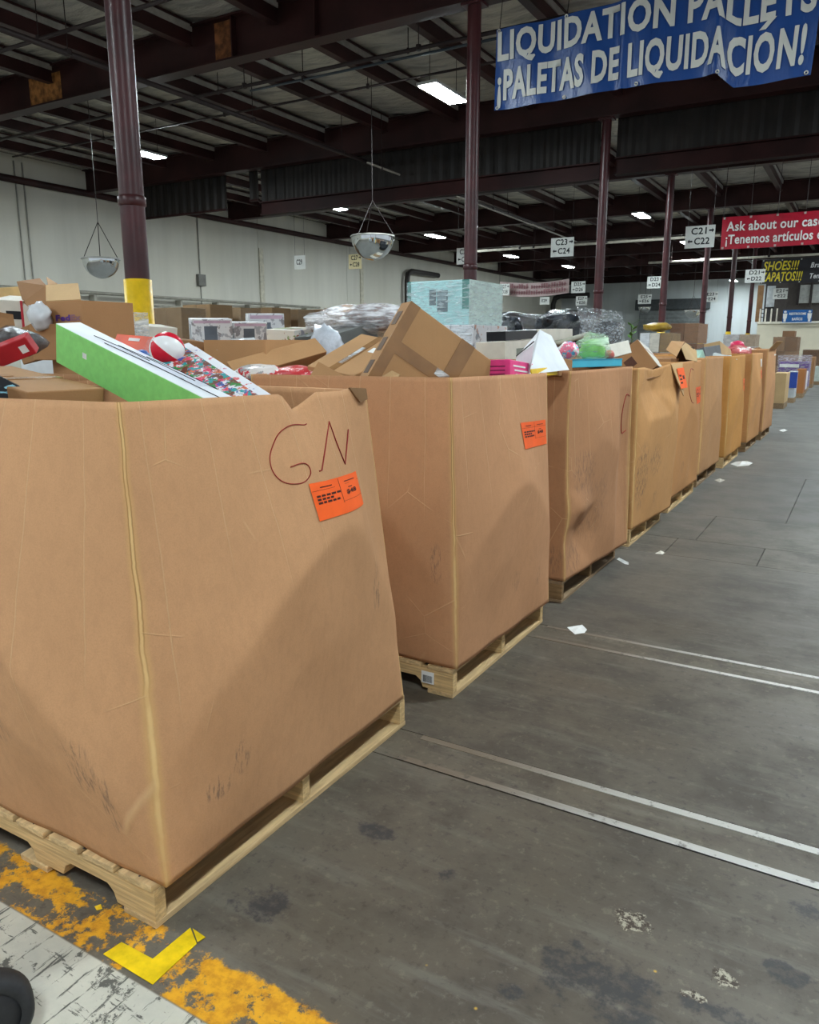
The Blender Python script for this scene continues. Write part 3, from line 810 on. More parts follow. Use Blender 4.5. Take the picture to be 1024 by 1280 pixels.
class Bulk:
    """corners A near aisle, B far aisle, C far back, D near back; side 0 A>B (aisle), 1 B>C, 2 C>D, 3 D>A (faces the camera)"""
    def __init__(self, bot, top, bulge, arch, dip=None, seed=1, dent=None):
        self.bot = [Vector(p) for p in bot]; self.top = [Vector(p) for p in top]; self.b = bulge; self.h = arch; self.dip = dip; self.seed = seed; self.dent = dent
    def pt(self, s, u, v):
        i, j = s, (s + 1) % 4
        p = self.bot[i].lerp(self.bot[j], u).lerp(self.top[i].lerp(self.top[j], u), v)
        n = (self.bot[j] - self.bot[i]).cross(V(0, 0, 1)).normalized()
        k = math.sin(PI * u) ** .55 if 0 < u < 1 else 0.0
        h0, h1, uc = self.h[s]
        w = max(0.0, 1 - abs((u - uc) / (uc if u < uc else 1 - uc + 1e-6)) ** 1.7)
        h = h0 + h1 * w
        pr = (v / h) if v < h else max(0, (1 - v) / (1 - h))
        d = self.b[s] * k * pr
        h2 = h * .55
        if v < h2: d += .010 * k * math.sin(PI * v / h2) * math.sin(2 * PI * u + self.seed)
        d += .004 * math.sin(5.1 * u * PI + self.seed) * math.sin(3 * PI * v + self.seed * 2) * k
        z = 0
        if self.dip and s in self.dip:
            for (du, dw, dd, din) in self.dip[s]:
                a = max(0, 1 - abs(u - du) / dw)
                z -= dd * a * v ** 14; d -= din * a * v ** 14
        if self.dent and s in self.dent:
            for (cu, cv, ru, rv, dd) in self.dent[s]:
                q = max(abs(u - cu) / ru + .35 * abs(v - cv) / rv, abs(v - cv) / rv)
                if q < 1: d += dd * (1 - q)
        return p + n * d + V(0, 0, z)
    def nrm(self, s, u, v):
        e = .02; a = self.pt(s, min(1, u + e), v) - self.pt(s, max(0, u - e), v); b = self.pt(s, u, min(1, v + e)) - self.pt(s, u, max(0, v - e))
        return a.cross(b).normalized()
    def body(self, m, parent, nu=44, nv=60):
        vs = []; fs = []; uvs = []
        N = 4 * nu
        for j in range(nv + 1):
            for q in range(N): vs.append(self.pt(q // nu, (q % nu) / nu, j / nv))
        for j in range(nv):
            for q in range(N):
                fs.append([j * N + q, j * N + (q + 1) % N, (j + 1) * N + (q + 1) % N, (j + 1) * N + q]); uvs.append(((q / nu, j / nv), ((q + 1) / nu, j / nv), ((q + 1) / nu, (j + 1) / nv), (q / nu, (j + 1) / nv)))
        inv = wm(parent).inverted()
        me = bpy.data.meshes.new('cardboard_sleeve'); me.from_pydata([tuple(p) for p in vs], [], fs)
        ul = me.uv_layers.new(name='UVMap'); ul.data.foreach_set('uv', [c for q in uvs for w in q for c in w])
        me.materials.append(m)
        me.polygons.foreach_set('use_smooth', [True] * len(me.polygons))
        o = bpy.data.objects.new('cardboard_sleeve', me); C.objects.link(o); adopt(o, parent)
        sol = o.modifiers.new('board', 'SOLIDIFY'); sol.thickness = .009; sol.offset = -1
        # heap of packing that carries the goods
        zf = min(p.z for p in self.top) - .09
        def fill(a, b):
            k = (zf - self.bot[0].z) / (self.top[0].z - self.bot[0].z)
            q = [self.bot[i].lerp(self.top[i], k) for i in range(4)]
            p = q[3].lerp(q[0], .02 + .96 * a).lerp(q[2].lerp(q[1], .02 + .96 * a), .02 + .96 * b)
            return p + V(0, 0, .03 * math.sin(a * 17 + self.seed) * math.sin(b * 13 + self.seed * 2))
        MB().grid(fill, 14, 14).build('packing_paper', M_FILL, parent)
        self.zf = zf
        return o
    def on(self, s, u, v, off=.002): return self.pt(s, u, v) + self.nrm(s, u, v) * off
    def sheet(self, name, m, parent, s, u0, u1, v0, v1, off=.0015, nu=8, nv=8, skew=0, rag=0):
        def f(a, b):
            return self.on(s, u0 + (u1 - u0) * a, v0 + (v1 - v0) * b + skew * (a - .5) + (random.uniform(-rag, rag) if rag else 0), off)
        return MB().grid(f, nu, nv).build(name, m, parent, smooth=True, recalc=False)
    def stroke(self, name, m, parent, s, pts, r=.0016, off=.0016):
        return MB().tube([self.on(s, u, v, off) for u, v in pts], r, 5).build(name, m, parent, smooth=True)
    def price_tag(self, parent, s, u0, u1, v0, v1, skew=0, detail=True):
        tg = self.sheet('price_tag', M_TAG, parent, s, u0, u1, v0, v1, .003, 10, 10, skew)
        tg['label'] = 'orange price tag'
        if not detail:
            return
        def bar(a0, a1, b0, b1, mm):
            def f(a, b):
                aa = a0 + (a1 - a0) * a; bb = b0 + (b1 - b0) * b
                return self.on(s, u0 + (u1 - u0) * aa, v0 + (v1 - v0) * bb + skew * (aa - .5), .0042)
            mm.grid(f, 3, 1)
        mm = MB()
        for (b, n) in ((.60, 5), (.51, 4), (.42, 5)):
            a = .06
            for k in range(n):
                w = random.uniform(.05, .08); bar(a, a + w, b, b + .055, mm); a += w + .018
        bar(.15, .36, .84, .865, mm); bar(.60, .86, .84, .86, mm); bar(.66, .76, .66, .68, mm)
        mm.build('small_print', M_TAGINK, tg, recalc=False)
        mm = MB(); bar(.01, .99, .775, .782, mm); bar(.49, .497, .3, .97, mm); bar(.5, .99, .33, .336, mm); mm.build('ruled_line', M_TAGINK, tg, recalc=False)
        # price numerals
        me = text_mesh('$48', bold=.03); xs = [v.co.x for v in me.vertices]; x0, x1 = min(xs), max(xs)
        for v in me.vertices:
            a = .60 + .24 * (v.co.x - x0) / (x1 - x0); b = .50 + .11 * v.co.y / .69
            v.co = self.on(s, u0 + (u1 - u0) * a, v0 + (v1 - v0) * b + skew * (a - .5), .0045)
        me.materials.append(M_TAGINK); o = bpy.data.objects.new('price_numerals', me); C.objects.link(o); adopt(o, tg)

def corners(nb, fb, nt, ft, xl, Xt=None):
    """bottom and top corners from the photograph's near and far aisle-side edges"""
    A = P(*nb, Z=.135); B = P(*fb, Z=.135)
    At = P(*nt, X=A.x - .03); Bt = P(*ft, X=B.x - .03) if Xt is None else P(*ft, X=Xt)
    zt = (At.z + Bt.z) / 2
    bot = [A, B, V(xl, B.y, .135), V(xl, A.y, .135)]
    top = [At, Bt, V(xl + .02, Bt.y + .02, Bt.z), V(xl + .02, At.y, zt)]
    return bot, top

BL = []      # bulk boxes of the front row
def bulk_box(label, bot, top, bulge, arch, mat, dip=None, dent=None, seed=1, pl='', fresh=0, name='bulk_box'):
    t = thing(name, label, 'box', ((bot[0].x + bot[2].x) / 2, (bot[0].y + bot[1].y) / 2, bot[0].z), 'kraft bulk boxes')
    b = Bulk(bot, top, bulge, arch, dip, seed, dent); b.root = t
    b.body(mat, t)
    if pl:
        pallet(bot[2].x - .01, min(bot[0].x, bot[1].x) - .012, bot[0].y - .012, bot[1].y + .03, pl, fresh)
    return b

# --- first box (fills the lower left of the photograph)
bot, top = corners((208, 1110), (505, 872), (148, 503), (457, 487), -2.45, Xt=-1.455)
sm1 = [(3.28, .36, .05, .05, .9), (3.50, .30, .09, .06, .5), (3.38, .27, .03, .05, .7), (3.84, .27, .06, .08, .55), (3.90, .20, .03, .1, .5),
       (.22, .20, .035, .05, .55), (.15, .16, .05, .035, .6), (.86, .44, .03, .10, .5)]
b1 = bulk_box('foremost kraft bulk box marked GN in red with an orange price tag', bot, top, (.11, .03, .03, .17),
              {0: (.26, .40, .70), 1: (.3, .3, .5), 2: (.3, .3, .5), 3: (.12, .52, .40)}, bulk_material(1, sm1),
              dip={0: [(.64, .085, .05, .03), (.93, .07, -.010, .0)]}, dent={0: [(.90, .55, .12, .35, -.018)], 3: [(.55, .25, .35, .25, .015)]}, seed=1,
              pl='pale new wooden pallet with notched stringers, under the box marked GN')
def uvs_of(b, s, px, py):
    """closest (u,v) on side s of box b to a photograph pixel (coarse search)"""
    def err(u, v):
        d = b.pt(s, u, v) - V(0, 0, H); z = d.dot(_F)
        return (CX + F_PX * d.dot(_R) / z - px) ** 2 + (CY - F_PX * d.dot(_U) / z - py) ** 2
    u, v, st = .5, .5, .5
    cand = [(err(i / 20, j / 20), i / 20, j / 20) for i in range(21) for j in range(21)]
    _, u, v = min(cand); st = .05
    for _ in range(14):
        _, u, v = min((err(u + a * st, v + c * st), u + a * st, v + c * st) for a in (-1, -.5, 0, .5, 1) for c in (-1, -.5, 0, .5, 1)); st *= .6
    return u, v
def smooth_path(pts, n=6):
    out = []
    for i in range(len(pts) - 1):
        p0 = pts[max(0, i - 1)]; p1 = pts[i]; p2 = pts[i + 1]; p3 = pts[min(len(pts) - 1, i + 2)]
        for k in range(n):
            t = k / n
            out.append(tuple(.5 * (2 * p1[c] + (p2[c] - p0[c]) * t + (2 * p0[c] - 5 * p1[c] + 4 * p2[c] - p3[c]) * t * t + (3 * p1[c] - p0[c] - 3 * p2[c] + p3[c]) * t ** 3) for c in (0, 1)))
    return out + [pts[-1]]
gpx = [(383, 530), (366, 531), (350, 540), (341, 556), (337, 573), (341, 590), (353, 602), (368, 605), (381, 602), (388, 592), (385, 582), (377, 579), (363, 584)]
b1.stroke('marker_letter', M_RED, b1.root, 0, smooth_path([uvs_of(b1, 0, *q) for q in gpx]))['label'] = 'red handwritten letter G'
npx = [(399, 589), (402, 588), (407, 556), (411, 527), (421, 555), (431, 580), (433, 560), (435, 537)]
b1.stroke('marker_letter', M_RED, b1.root, 0, [uvs_of(b1, 0, *q) for q in npx], .0022)['label'] = 'red handwritten letter N'
ua, va = uvs_of(b1, 0, 399, 652); ub, vb = uvs_of(b1, 0, 444, 590); _, vc = uvs_of(b1, 0, 444, 637); _, vd = uvs_of(b1, 0, 399, 601)
b1.price_tag(b1.root, 0, ua, ub, (va + vc) / 2, (vd + vb) / 2, (vc - va))
# folded top corner of the first box
q = [b1.on(0, .90, 1.0, .004), b1.on(0, .998, 1.0, .004), b1.on(0, .985, .972, .012), b1.on(0, .94, .962, .010)]
MB().add([p + V(0, 0, .004) for p in q[:2]] + q[2:] + [p - V(.006, 0, 0) for p in q], [[0, 1, 2, 3], [7, 6, 5, 4], [0, 4, 5, 1], [1, 5, 6, 2], [2, 6, 7, 3], [3, 7, 4, 0]]).build('torn_corner', kraft((132, 98, 66)), b1.root)
# --- second box
bot, top = corners((571, 837), (686, 752), (564, 472), (684, 466), -2.46)
b2 = bulk_box('smooth kraft bulk box, orange tag at its upper far corner, second in row', bot, top, (.085, .03, .03, .075),
              {0: (.30, .30, .55), 1: (.3, .3, .5), 2: (.3, .3, .5), 3: (.25, .40, .45)}, bulk_material(2, [(.55, .20, .05, .05, .35), (3.93, .38, .03, .08, .5), (.80, .17, .03, .05, .4)], (200, 148, 108)),
              seed=2.4, pl='wooden pallet with a white barcode sticker on its end, under the second box')
ua, va = uvs_of(b2, 0, 656, 561); ub, vb = uvs_of(b2, 0, 681, 524); _, vc = uvs_of(b2, 0, 681, 556); _, vd = uvs_of(b2, 0, 656, 528)
b2.price_tag(b2.root, 0, ua, ub, (va + vc) / 2, (vd + vb) / 2, (vc - va) * .7)
p2 = [o for o in C.objects if o.name.startswith('pallet')][-1]
a = P(527, 852, Y=b2.bot[0].y - .016); w_ = .062
st = MB().box((a.x, a.y - .0012, .047), (a.x + w_, a.y, .047 + .055)).build('barcode_sticker', M_WHITE, p2)
st['label'] = 'white barcode sticker'
mm = MB(); x = a.x + .008
while x < a.x + w_ - .010:
    wd = random.choice((.001, .002, .003)); mm.box((x, a.y - .0018, .052), (x + wd, a.y - .0011, .084)); x += wd + random.choice((.0015, .002))
mm.build('barcode', M_INK, st)
# --- third box, crumpled
bot, top = corners((706, 727), (784, 678), (714, 464), (791, 458), -2.46)
b3 = bulk_box('crumpled stained kraft bulk box with a dented lower corner, third in row', bot, top, (.05, .03, .03, .03),
              {0: (.30, .35, .40), 1: (.3, .3, .5), 2: (.3, .3, .5), 3: (.3, .3, .5)},
              bulk_material(3, [(.18, .50, .16, .14, .55), (.45, .40, .10, .10, .4), (.12, .10, .14, .10, .5), (3.9, .10, .10, .1, .4), (.3, .3, .25, .2, .3)], (186, 136, 98)), seed=3.7,
              dent={0: [(.12, .34, .22, .10, .035), (.20, .18, .25, .16, -.045), (.88, .45, .22, .45, -.07), (.1, .75, .3, .3, -.012)]},
              pl='grey-brown wooden pallet with loose stringer, under the crumpled box', fresh=2)
b3.stroke('marker_letter', M_RED, b3.root, 0, smooth_path([(.97, .84), (.90, .85), (.86, .78), (.86, .70), (.90, .64), (.97, .65)]), .003)
# --- fourth box, torn tag corner
bot, top = corners((790, 662), (838, 634), (799, 460), (853, 453), -2.46)
b4 = bulk_box('kraft bulk box with its top folded in and a torn tagged corner, fourth in row', bot, top, (.06, .03, .03, .03),
              {0: (.45, .35, .50), 1: (.3, .3, .5), 2: (.3, .3, .5), 3: (.3, .3, .5)},
              bulk_material(4, [(.12, .32, .14, .25, .7), (.40, .40, .16, .12, .6), (.45, .15, .06, .05, .5)], (202, 150, 98)), seed=5.1,
              dent={0: [(.42, .84, .40, .17, -.085)]}, dip={0: [(.4, .3, .03, .03)]},
              pl='wooden pallet under the fourth kraft box', fresh=1)
q = [b4.on(0, .70, 1.0, .006), b4.on(0, 1.0, 1.0, .004), b4.on(0, .99, .82, .03), b4.on(0, .90, .775, .05), b4.on(0, .78, .85, .045)]
MB().add(q + [p - V(.008, 0, 0) for p in q], [[0, 1, 2, 3, 4], [9, 8, 7, 6, 5]] + [[i, (i + 1) % 5, 5 + (i + 1) % 5, 5 + i] for i in range(5)]).build('torn_flap', kraft((206, 166, 118)), b4.root)['label'] = 'pale torn-back flap carrying the tag'
c0 = q[0].lerp(q[1], .5).lerp(q[3], .42); e1 = (q[1] - q[0]).normalized(); e2 = (q[3] - q[0].lerp(q[1], .5)).normalized(); nn = V(1, 0, 0)
tg = MB().frame_box(c0 - e1 * .085 - e2 * .075 + nn * .012, e1 * .20, e2 * .17, nn * .002).build('price_tag', M_TAG, b4.root)
mm = MB()
for k in range(3): mm.frame_box(c0 - e1 * .06 - e2 * (.02 - .03 * k) + nn * .0142, e1 * .06, e2 * .015, nn * .001)
mm.frame_box(c0 + e1 * .03 - e2 * .01 + nn * .0142, e1 * .05, e2 * .03, nn * .001); mm.build('small_print', M_TAGINK, tg)
# --- boxes five to nine
rest = [
 ('kraft bulk box with a handwritten red ring and an orange tag, fifth in row', 7.06, 1.15, 1.345, (202, 146, 94), [(.3, .2, .06, .06, .4)], (.70, .98, .66, .79), 0),
 ('kraft bulk box leaning away from its neighbour so a dark gap shows, sixth in row', 8.52, 1.2, 1.36, (200, 150, 104), [], None, .10),
 ('honey-toned kraft bulk box with an orange tag high on its far side, seventh in row', 10.05, 1.25, 1.36, (212, 152, 84), [], (.80, .98, .62, .75), 0),
 ('kraft bulk box with a narrow orange tag near its top, eighth in row', 11.75, 1.2, 1.37, (206, 150, 96), [(.3, .3, .1, .2, .3)], (.62, .86, .70, .80), 0),
 ('last kraft bulk box of the row, topped by a raised flap', 13.35, 1.2, 1.42, (200, 148, 104), [], None, 0)]
for k, (lab, y0, ln, zt, tint, smd, tg_, lean) in enumerate(rest):
    xr = (-1.39, -1.41, -1.37, -1.33, -1.30)[k]
    bot = [V(xr, y0, .135), V(xr + .02, y0 + ln, .135), V(xr - 1.06, y0 + ln, .135), V(xr - 1.06, y0, .135)]
    top = [V(xr - .02, y0 - .05 + lean, zt), V(xr - .02, y0 + ln - .04, zt), V(xr - 1.04, y0 + ln, zt), V(xr - 1.04, y0, zt)]
    b = bulk_box(lab, bot, top, (.055, .03, .03, .03), {0: (.3, .35, .4 + .05 * k), 1: (.3, .3, .5), 2: (.3, .3, .5), 3: (.3, .3, .5)}, bulk_material(6 + k, smd, tint), seed=6.3 + k,
                 pl='wooden pallet under the %s kraft box in the row' % ('fifth', 'sixth', 'seventh', 'eighth', 'last')[k], fresh=(1, 2, 1, 2, 2)[k])
    if tg_: b.price_tag(b.root, 0, *tg_)
    if k == 0:
        b.stroke('marker_letter', M_RED, b.root, 0, smooth_path([(.62, .93), (.50, .94), (.40, .87), (.37, .79), (.42, .70), (.52, .68)]), .003)
    if k == 3:
        b.sheet('paper_label', M_WHITE, b.root, 0, .66, .86, .84, .93, .003)
    if k == 4:
        q = [b.on(0, .1, 1, .0), b.on(0, .9, 1, .0)]
        MB().frame_box(q[0], q[1] - q[0], V(.10, 0, .12), V(-.006, 0, .004)).build('raised_flap', kraft((200, 158, 108)), b.root)
    BL.append(b)
BL = [b1, b2, b3, b4] + BL

# --- second row of bulk boxes standing back to back behind the first
M_BACK = bulk_material(20, (), (170, 126, 90))
proto = None
b2labels = ['kraft bulk box behind the GN box, holding the open flap carton', 'kraft bulk box of the rear row, behind the beach ball', 'kraft bulk box of the rear row, behind the big taped carton',
            'kraft bulk box of the rear row, under the teal appliance carton', 'kraft bulk box of the rear row, behind the white paper box', 'kraft bulk box of the rear row, behind the blue tray',
            'kraft bulk box of the rear row, behind the tilted carton with a brown label', 'kraft bulk box of the rear row, by the far columns']
for k, y0 in enumerate((1.2, 2.75, 4.2, 5.7, 7.2, 8.7, 10.2, 11.8)):
    if proto is None:
        bot = [V(-2.62, y0, .135), V(-2.62, y0 + 1.2, .135), V(-3.66, y0 + 1.2, .135), V(-3.66, y0, .135)]
        top = [V(-2.64, y0, 1.36), V(-2.64, y0 + 1.18, 1.36), V(-3.64, y0 + 1.18, 1.36), V(-3.64, y0, 1.36)]
        bb = bulk_box(b2labels[0], bot, top, (.03, .03, .03, .03), {s: (.3, .3, .5) for s in range(4)}, M_BACK, seed=9, pl='')
        proto = bb.root; pbase = proto.location.copy()
        pl0 = pallet(-3.67, -2.61, y0 - .015, y0 + 1.215, 'wooden pallet under the rear-row kraft boxes', 1)
        pl0['group'] = 'pallets under the rear row'; proto['group'] = 'kraft bulk boxes of the rear row'; plb = pl0.location.copy()
    else:
        c = copy_tree(proto); c.location = pbase + V(0, y0 - 1.2, 0); c['label'] = b2labels[k]
        c = copy_tree(pl0); c['label'] = 'wooden pallet beneath the rear-row box' + b2labels[k][b2labels[k].index(','):]; c.location = plb + V(0, y0 - 1.2, 0)

# ------------------------------------------------------------------ goods helpers
def away(n, p):
    return n if n.dot(p - V(0, 0, H)) > 0 else -n
class Slab:
    """rectangular box given by three points of its front face and a depth away from the camera"""
    def __init__(self, p0, p1, p2, t, l1=1.0, l2=1.0):
        self.o = Vector(p0); e1 = (Vector(p1) - self.o); self.e1 = e1 * l1; d = e1.normalized()
        e2 = Vector(p2) - self.o; e2 = e2 - d * e2.dot(d); self.e2 = e2 * l2
        self.n = away(e1.cross(e2).normalized(), self.o); self.e3 = self.n * t
    def at(self, a, b, c=0.0): return self.o + self.e1 * a + self.e2 * b + self.e3 * c
    def body(self, name, m, parent=None, bevel=.004): return MB().frame_box(self.o, self.e1, self.e2, self.e3).build(name, m, parent, bevel=bevel)
    def patch(self, name, m, parent, a0, a1, b0, b1, face='front', off=.002, skew=0):
        """thin sheet on the front (a,b), top (a,c at b=0), or side (c,b at a=0) face"""
        if face == 'front': o, x, y, n = self.o, self.e1, self.e2, -self.n
        elif face == 'top': o, x, y, n = self.o, self.e1, self.e3, -self.e2.normalized()
        elif face == 'bottom': o, x, y, n = self.o + self.e2, self.e1, self.e3, self.e2.normalized()
        elif face == 'side': o, x, y, n = self.o, self.e3, self.e2, -self.e1.normalized()
        else: o, x, y, n = self.o + self.e1, self.e3, self.e2, self.e1.normalized()
        return MB().frame_box(o + x * a0 + y * b0 + n * (off - .0018), x * (a1 - a0), y * (b1 - b0), n * .0018).build(name, m, parent)
def carton(name, label, cat, p0, p1, p2, t, m, group=None, l1=1.0, l2=1.0, bevel=.004):
    s = Slab(p0, p1, p2, t, l1, l2)
    c = s.at(.5, .5, .5); lo = min(s.at(a, b, d).z for a in (0, 1) for b in (0, 1) for d in (0, 1))
    s.root = thing(name, label, cat, (c.x, c.y, lo), group)
    s.b = s.body('carton_body', m, s.root, bevel)
    return s
K1, K2, K3, K4 = kraft((190, 146, 102)), kraft((172, 128, 88)), kraft((158, 116, 80)), kraft((204, 168, 122))
M_CLEARTAPE = M((148, 108, 68), .25, .12, spec=.6)
M_SHINE = film((236, 238, 240), .45, .1)  # pale film laid over tape as a painted glint

def aabox(name, label, cat, x0, x1, y0, y1, z0, z1, m, group=None, rot=0, bevel=.006):
    t = thing(name, label, cat, ((x0 + x1) / 2, (y0 + y1) / 2, z0), group)
    MB().box((x0, y0, z0), (x1, y1, z1)).build('carton_body', m, t, bevel=bevel)
    s = Slab((x1, y0, z1), (x0, y0, z1), (x1, y0, z0), y1 - y0)   # front face: a runs to the left, b runs down
    s.root = t
    if rot: t.rotation_euler.z = rot
    return s

# ------------------------------------------------------------------ more shapes for goods
def ico(c, size, m, name, parent=None, seed=0, sub=3, amp=.18, fr=2.2, flat=.0, rotz=0.0, smooth=True):
    """lumpy closed body"""
    from mathutils import noise
    bm = bmesh.new(); bmesh.ops.create_icosphere(bm, subdivisions=sub, radius=1)
    c = Vector(c); R = Matrix.Rotation(rotz, 3, 'Z')
    for v in bm.verts:
        d = v.co.normalized(); q = Vector([math.copysign(abs(x) ** (1 - flat), x) for x in d])
        k = 1 + amp * noise.noise(d * fr + V(seed * 3.1, seed * 1.7, seed)) + amp * .5 * noise.noise(d * fr * 3 + V(seed, 2, 1))
        p = V(q.x * size[0] * k, q.y * size[1] * k, q.z * size[2] * k)
        v.co = R @ p + c
    me = bpy.data.meshes.new(name); bm.to_mesh(me); bm.free(); me.materials.append(m)
    if smooth: me.polygons.foreach_set('use_smooth', [True] * len(me.polygons))
    o = bpy.data.objects.new(name, me); C.objects.link(o)
    if parent: adopt(o, parent)
    else:
        base = V(c.x, c.y, c.z - size[2])
        for v in me.vertices: v.co -= base
        o.location = base
    return o
def sheet(pts, m, name, parent, thick=.005):
    """folded or flat board through a ring of points"""
    pts = [Vector(p) for p in pts]; n = len(pts)
    nn = (pts[1] - pts[0]).cross(pts[2] - pts[0]).normalized() * thick
    return MB().add(pts + [p + nn for p in pts], [list(range(n))[::-1], list(range(n, 2 * n))] + [[i, (i + 1) % n, n + (i + 1) % n, n + i] for i in range(n)]).build(name, m, parent)
def printed(name, bg, inks, scale, cover, rough=.35, stretch=(1, 1, 1)):
    """packaging print: blobs of several inks over a ground colour"""
    t = NT(name); p = t.mapping(t.pos(), stretch); col = lin(bg)
    for k, ink in enumerate(inks):
        f = t.ramp(t.noise(t.mapping(p, (1, 1, 1), loc=(k * 3.7, k * 1.3, k * 2.1)), scale, 4, .6), .5 + cover, .53 + cover)
        col = t.mix(f, col, lin(ink))
    return t.done(col, rough, 0, .4)
M_BLACK = M((30, 32, 36), .35, .2)
M_PAPER = M((216, 219, 224), .6, .06)
M_LINEN = M((208, 202, 190), .6, .06)
M_GREEN = M((134, 206, 112), .55, .05, 40)
M_PINK = M((226, 60, 128), .4, .15)
M_TEAL = M((154, 196, 198), .4, .1)
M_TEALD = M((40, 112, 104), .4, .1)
M_AQUA = M((62, 172, 196), .45, .05)
M_GREYBOX = M((92, 94, 98), .5, .1)
M_TANBOX = M((214, 176, 118), .6, .08)

# ------------------------------------------------------------------ goods in the first box
s = carton('carton', 'large plain kraft carton lying left of the green-sided box', 'carton', P(34, 490, Y=1.30), P(130, 485, Y=1.54), P(34, 490, Y=1.30) + V(-.014, .014, -.12), .48, K2)
s.patch('tape_strip', M_CLEARTAPE, s.root, 0, 1, .42, .5, 'top')
s.patch('oval_mark', K3, s.root, .25, .50, .55, .62, 'top')
s = carton('carton', 'glossy black carton with bright blue streaks at the picture edge', 'carton', P(-45, 447, Y=1.22), P(38, 489, Y=1.36), P(-45, 447, Y=1.22) + V(.01, .0, -.14), .16, M_BLACK)
s.patch('printed_panel', printed('blue_streaks', (22, 26, 32), [(30, 96, 132), (140, 196, 214)], 14, .12, .3, (.6, .6, 3)), s.root, .05, .95, .05, .6)
s.patch('printed_top', printed('grey_streaks', (40, 44, 48), [(96, 140, 160)], 10, .12, .3), s.root, .05, .95, .1, .9, 'top')
s = carton('gift_box', 'long box with a bright green side and a white line-drawn lid, tilted', 'box', P(70, 404, Y=1.66), P(258, 499, Y=1.57), P(50, 441, Y=1.685), .085, M_PAPER, l1=1.03, bevel=.002)
s.patch('green_side', M_GREEN, s.root, .004, .996, .01, .99)
s.patch('green_end', M(( 96, 150, 82), .6), s.root, .01, .99, .01, .99, 'side')
s.patch('sticker', M_WHITE, s.root, .20, .23, .38, .52)
for a, b, c_, d in ((.30, .98, .30, .36), (.34, .8, .62, .66), (.2, .55, .45, .49), (.5, .9, .8, .84)):
    o1, o2 = s.at(a, 0, c_), s.at(b, 0, d + .12)
    MB().tube([o1 - s.e2.normalized() * .002, o1.lerp(o2, .5) - s.e2.normalized() * .002 + s.e3 * .06, o2 - s.e2.normalized() * .002], .0013, 5).build('drawn_line', M_INK, s.root)
s.patch('grey_print', printed('lid_print', (206, 210, 220), [(150, 150, 156), (90, 92, 100)], 16, .14, .35), s.root, .30, .85, .5, .95, 'top', .0015)
hol = printed('holiday_print', (206, 204, 210), [(176, 24, 36), (50, 74, 150), (196, 96, 60), (206, 44, 86), (40, 120, 50), (24, 136, 140), (100, 46, 30)], 24, .04, .7)
s = carton('gift_box', 'box covered in a busy red, blue and white festive print, leaning on the green one', 'box', P(236, 428, Y=2.1), P(330, 488, Y=1.92), P(202, 462, Y=1.9), .07, M_PAPER, l1=1.1, l2=1.5, bevel=.002)
s.patch('festive_print', hol, s.root, .0, 1, .12, 1)
s.patch('white_margin', printed('margin_print', (210, 210, 216), [(196, 80, 84), (110, 110, 170)], 22, .12, .6), s.root, .1, .98, .0, .12)
# ball in its bag
bc = P(209, 437, Y=1.98); br = .062
t = thing('beach_ball', 'red and white beach ball in a clear bag beside the festive printed box', 'ball', bc - V(0, 0, br))
RB = Matrix.Rotation(math.radians(55), 3, Vector((1, -.4, 0)).normalized()) @ Matrix.Rotation(.3, 3, 'Z')
for k in range(6):
    def lune(u, v, k=k):
        a = (k + u) * PI / 3; th = .06 + (PI - .12) * v
        return bc + RB @ V(math.sin(th) * math.cos(a), math.sin(th) * math.sin(a), math.cos(th)) * br
    MB().grid(lune, 5, 14).build('panel', M((206, 30, 52), .25, .05) if k % 2 == 0 else M((232, 232, 232), .25, .04), t, smooth=True)
for sg in (1, -1):
    MB().lathe([(.0005, .0), (.012, -.001)], (0, 0, 0), 10).build('cap', M_WHITE, t).matrix_parent_inverse = wm(t).inverted() @ Matrix.Translation(bc + RB @ V(0, 0, br * sg * .999)) @ RB.to_4x4()
ico(bc + V(-.03, .01, -.01), (.072, .068, .066), film((236, 238, 240), .12, .1), 'clear_bag', t, 3, 3, .12)
tag(ico(P(178, 447, Y=2.0), (.035, .03, .03), M((40, 90, 168), .3), 'blue_toy', None, 5, 2, .1), 'small blue toy beside the beach ball', 'toy')
s = carton('carton', 'orange-red printed carton behind the green-sided box', 'carton', P(146, 417, Y=2.2), P(196, 421, Y=2.22), P(148, 452, Y=2.15), .12, M((222, 84, 48), .45))
s.patch('white_lettering', M_WHITE, s.root, .35, .62, .12, .22)
s = carton('carton', 'red carton with a white mark, wedged behind the kraft carton', 'carton', P(31, 421, Y=1.82), P(46, 442, Y=1.86), P(14, 440, Y=1.80), .05, M((176, 40, 48), .45), l2=1.9)
s.patch('white_mark', M_WHITE, s.root, .35, .75, .12, .3)
tag(ico(P(10, 428, Y=1.95), (.16, .12, .06), M((92, 90, 90), .2, .4, 14, .5), 'plastic_bundle', None, 8, 3, .25), 'grey plastic-wrapped bundle by the red carton', 'bundle')
s = carton('carton', 'open brown carton with a dark slot behind the red carton', 'carton', P(40, 404, Y=2.45), P(98, 392, Y=2.7), P(42, 450, Y=2.42), .25, K3)
s.patch('hand_slot', M_BLACK, s.root, .5, .85, .3, .42)
t = thing('loose_flap', 'brown cardboard flap standing up at the picture edge', 'cardboard flap', P(0, 420, Y=1.9))
sheet([P(-30, 385, Y=1.9), P(16, 393, Y=2.0), P(22, 425, Y=2.0), P(-30, 428, Y=1.9)], K2, 'board', t)

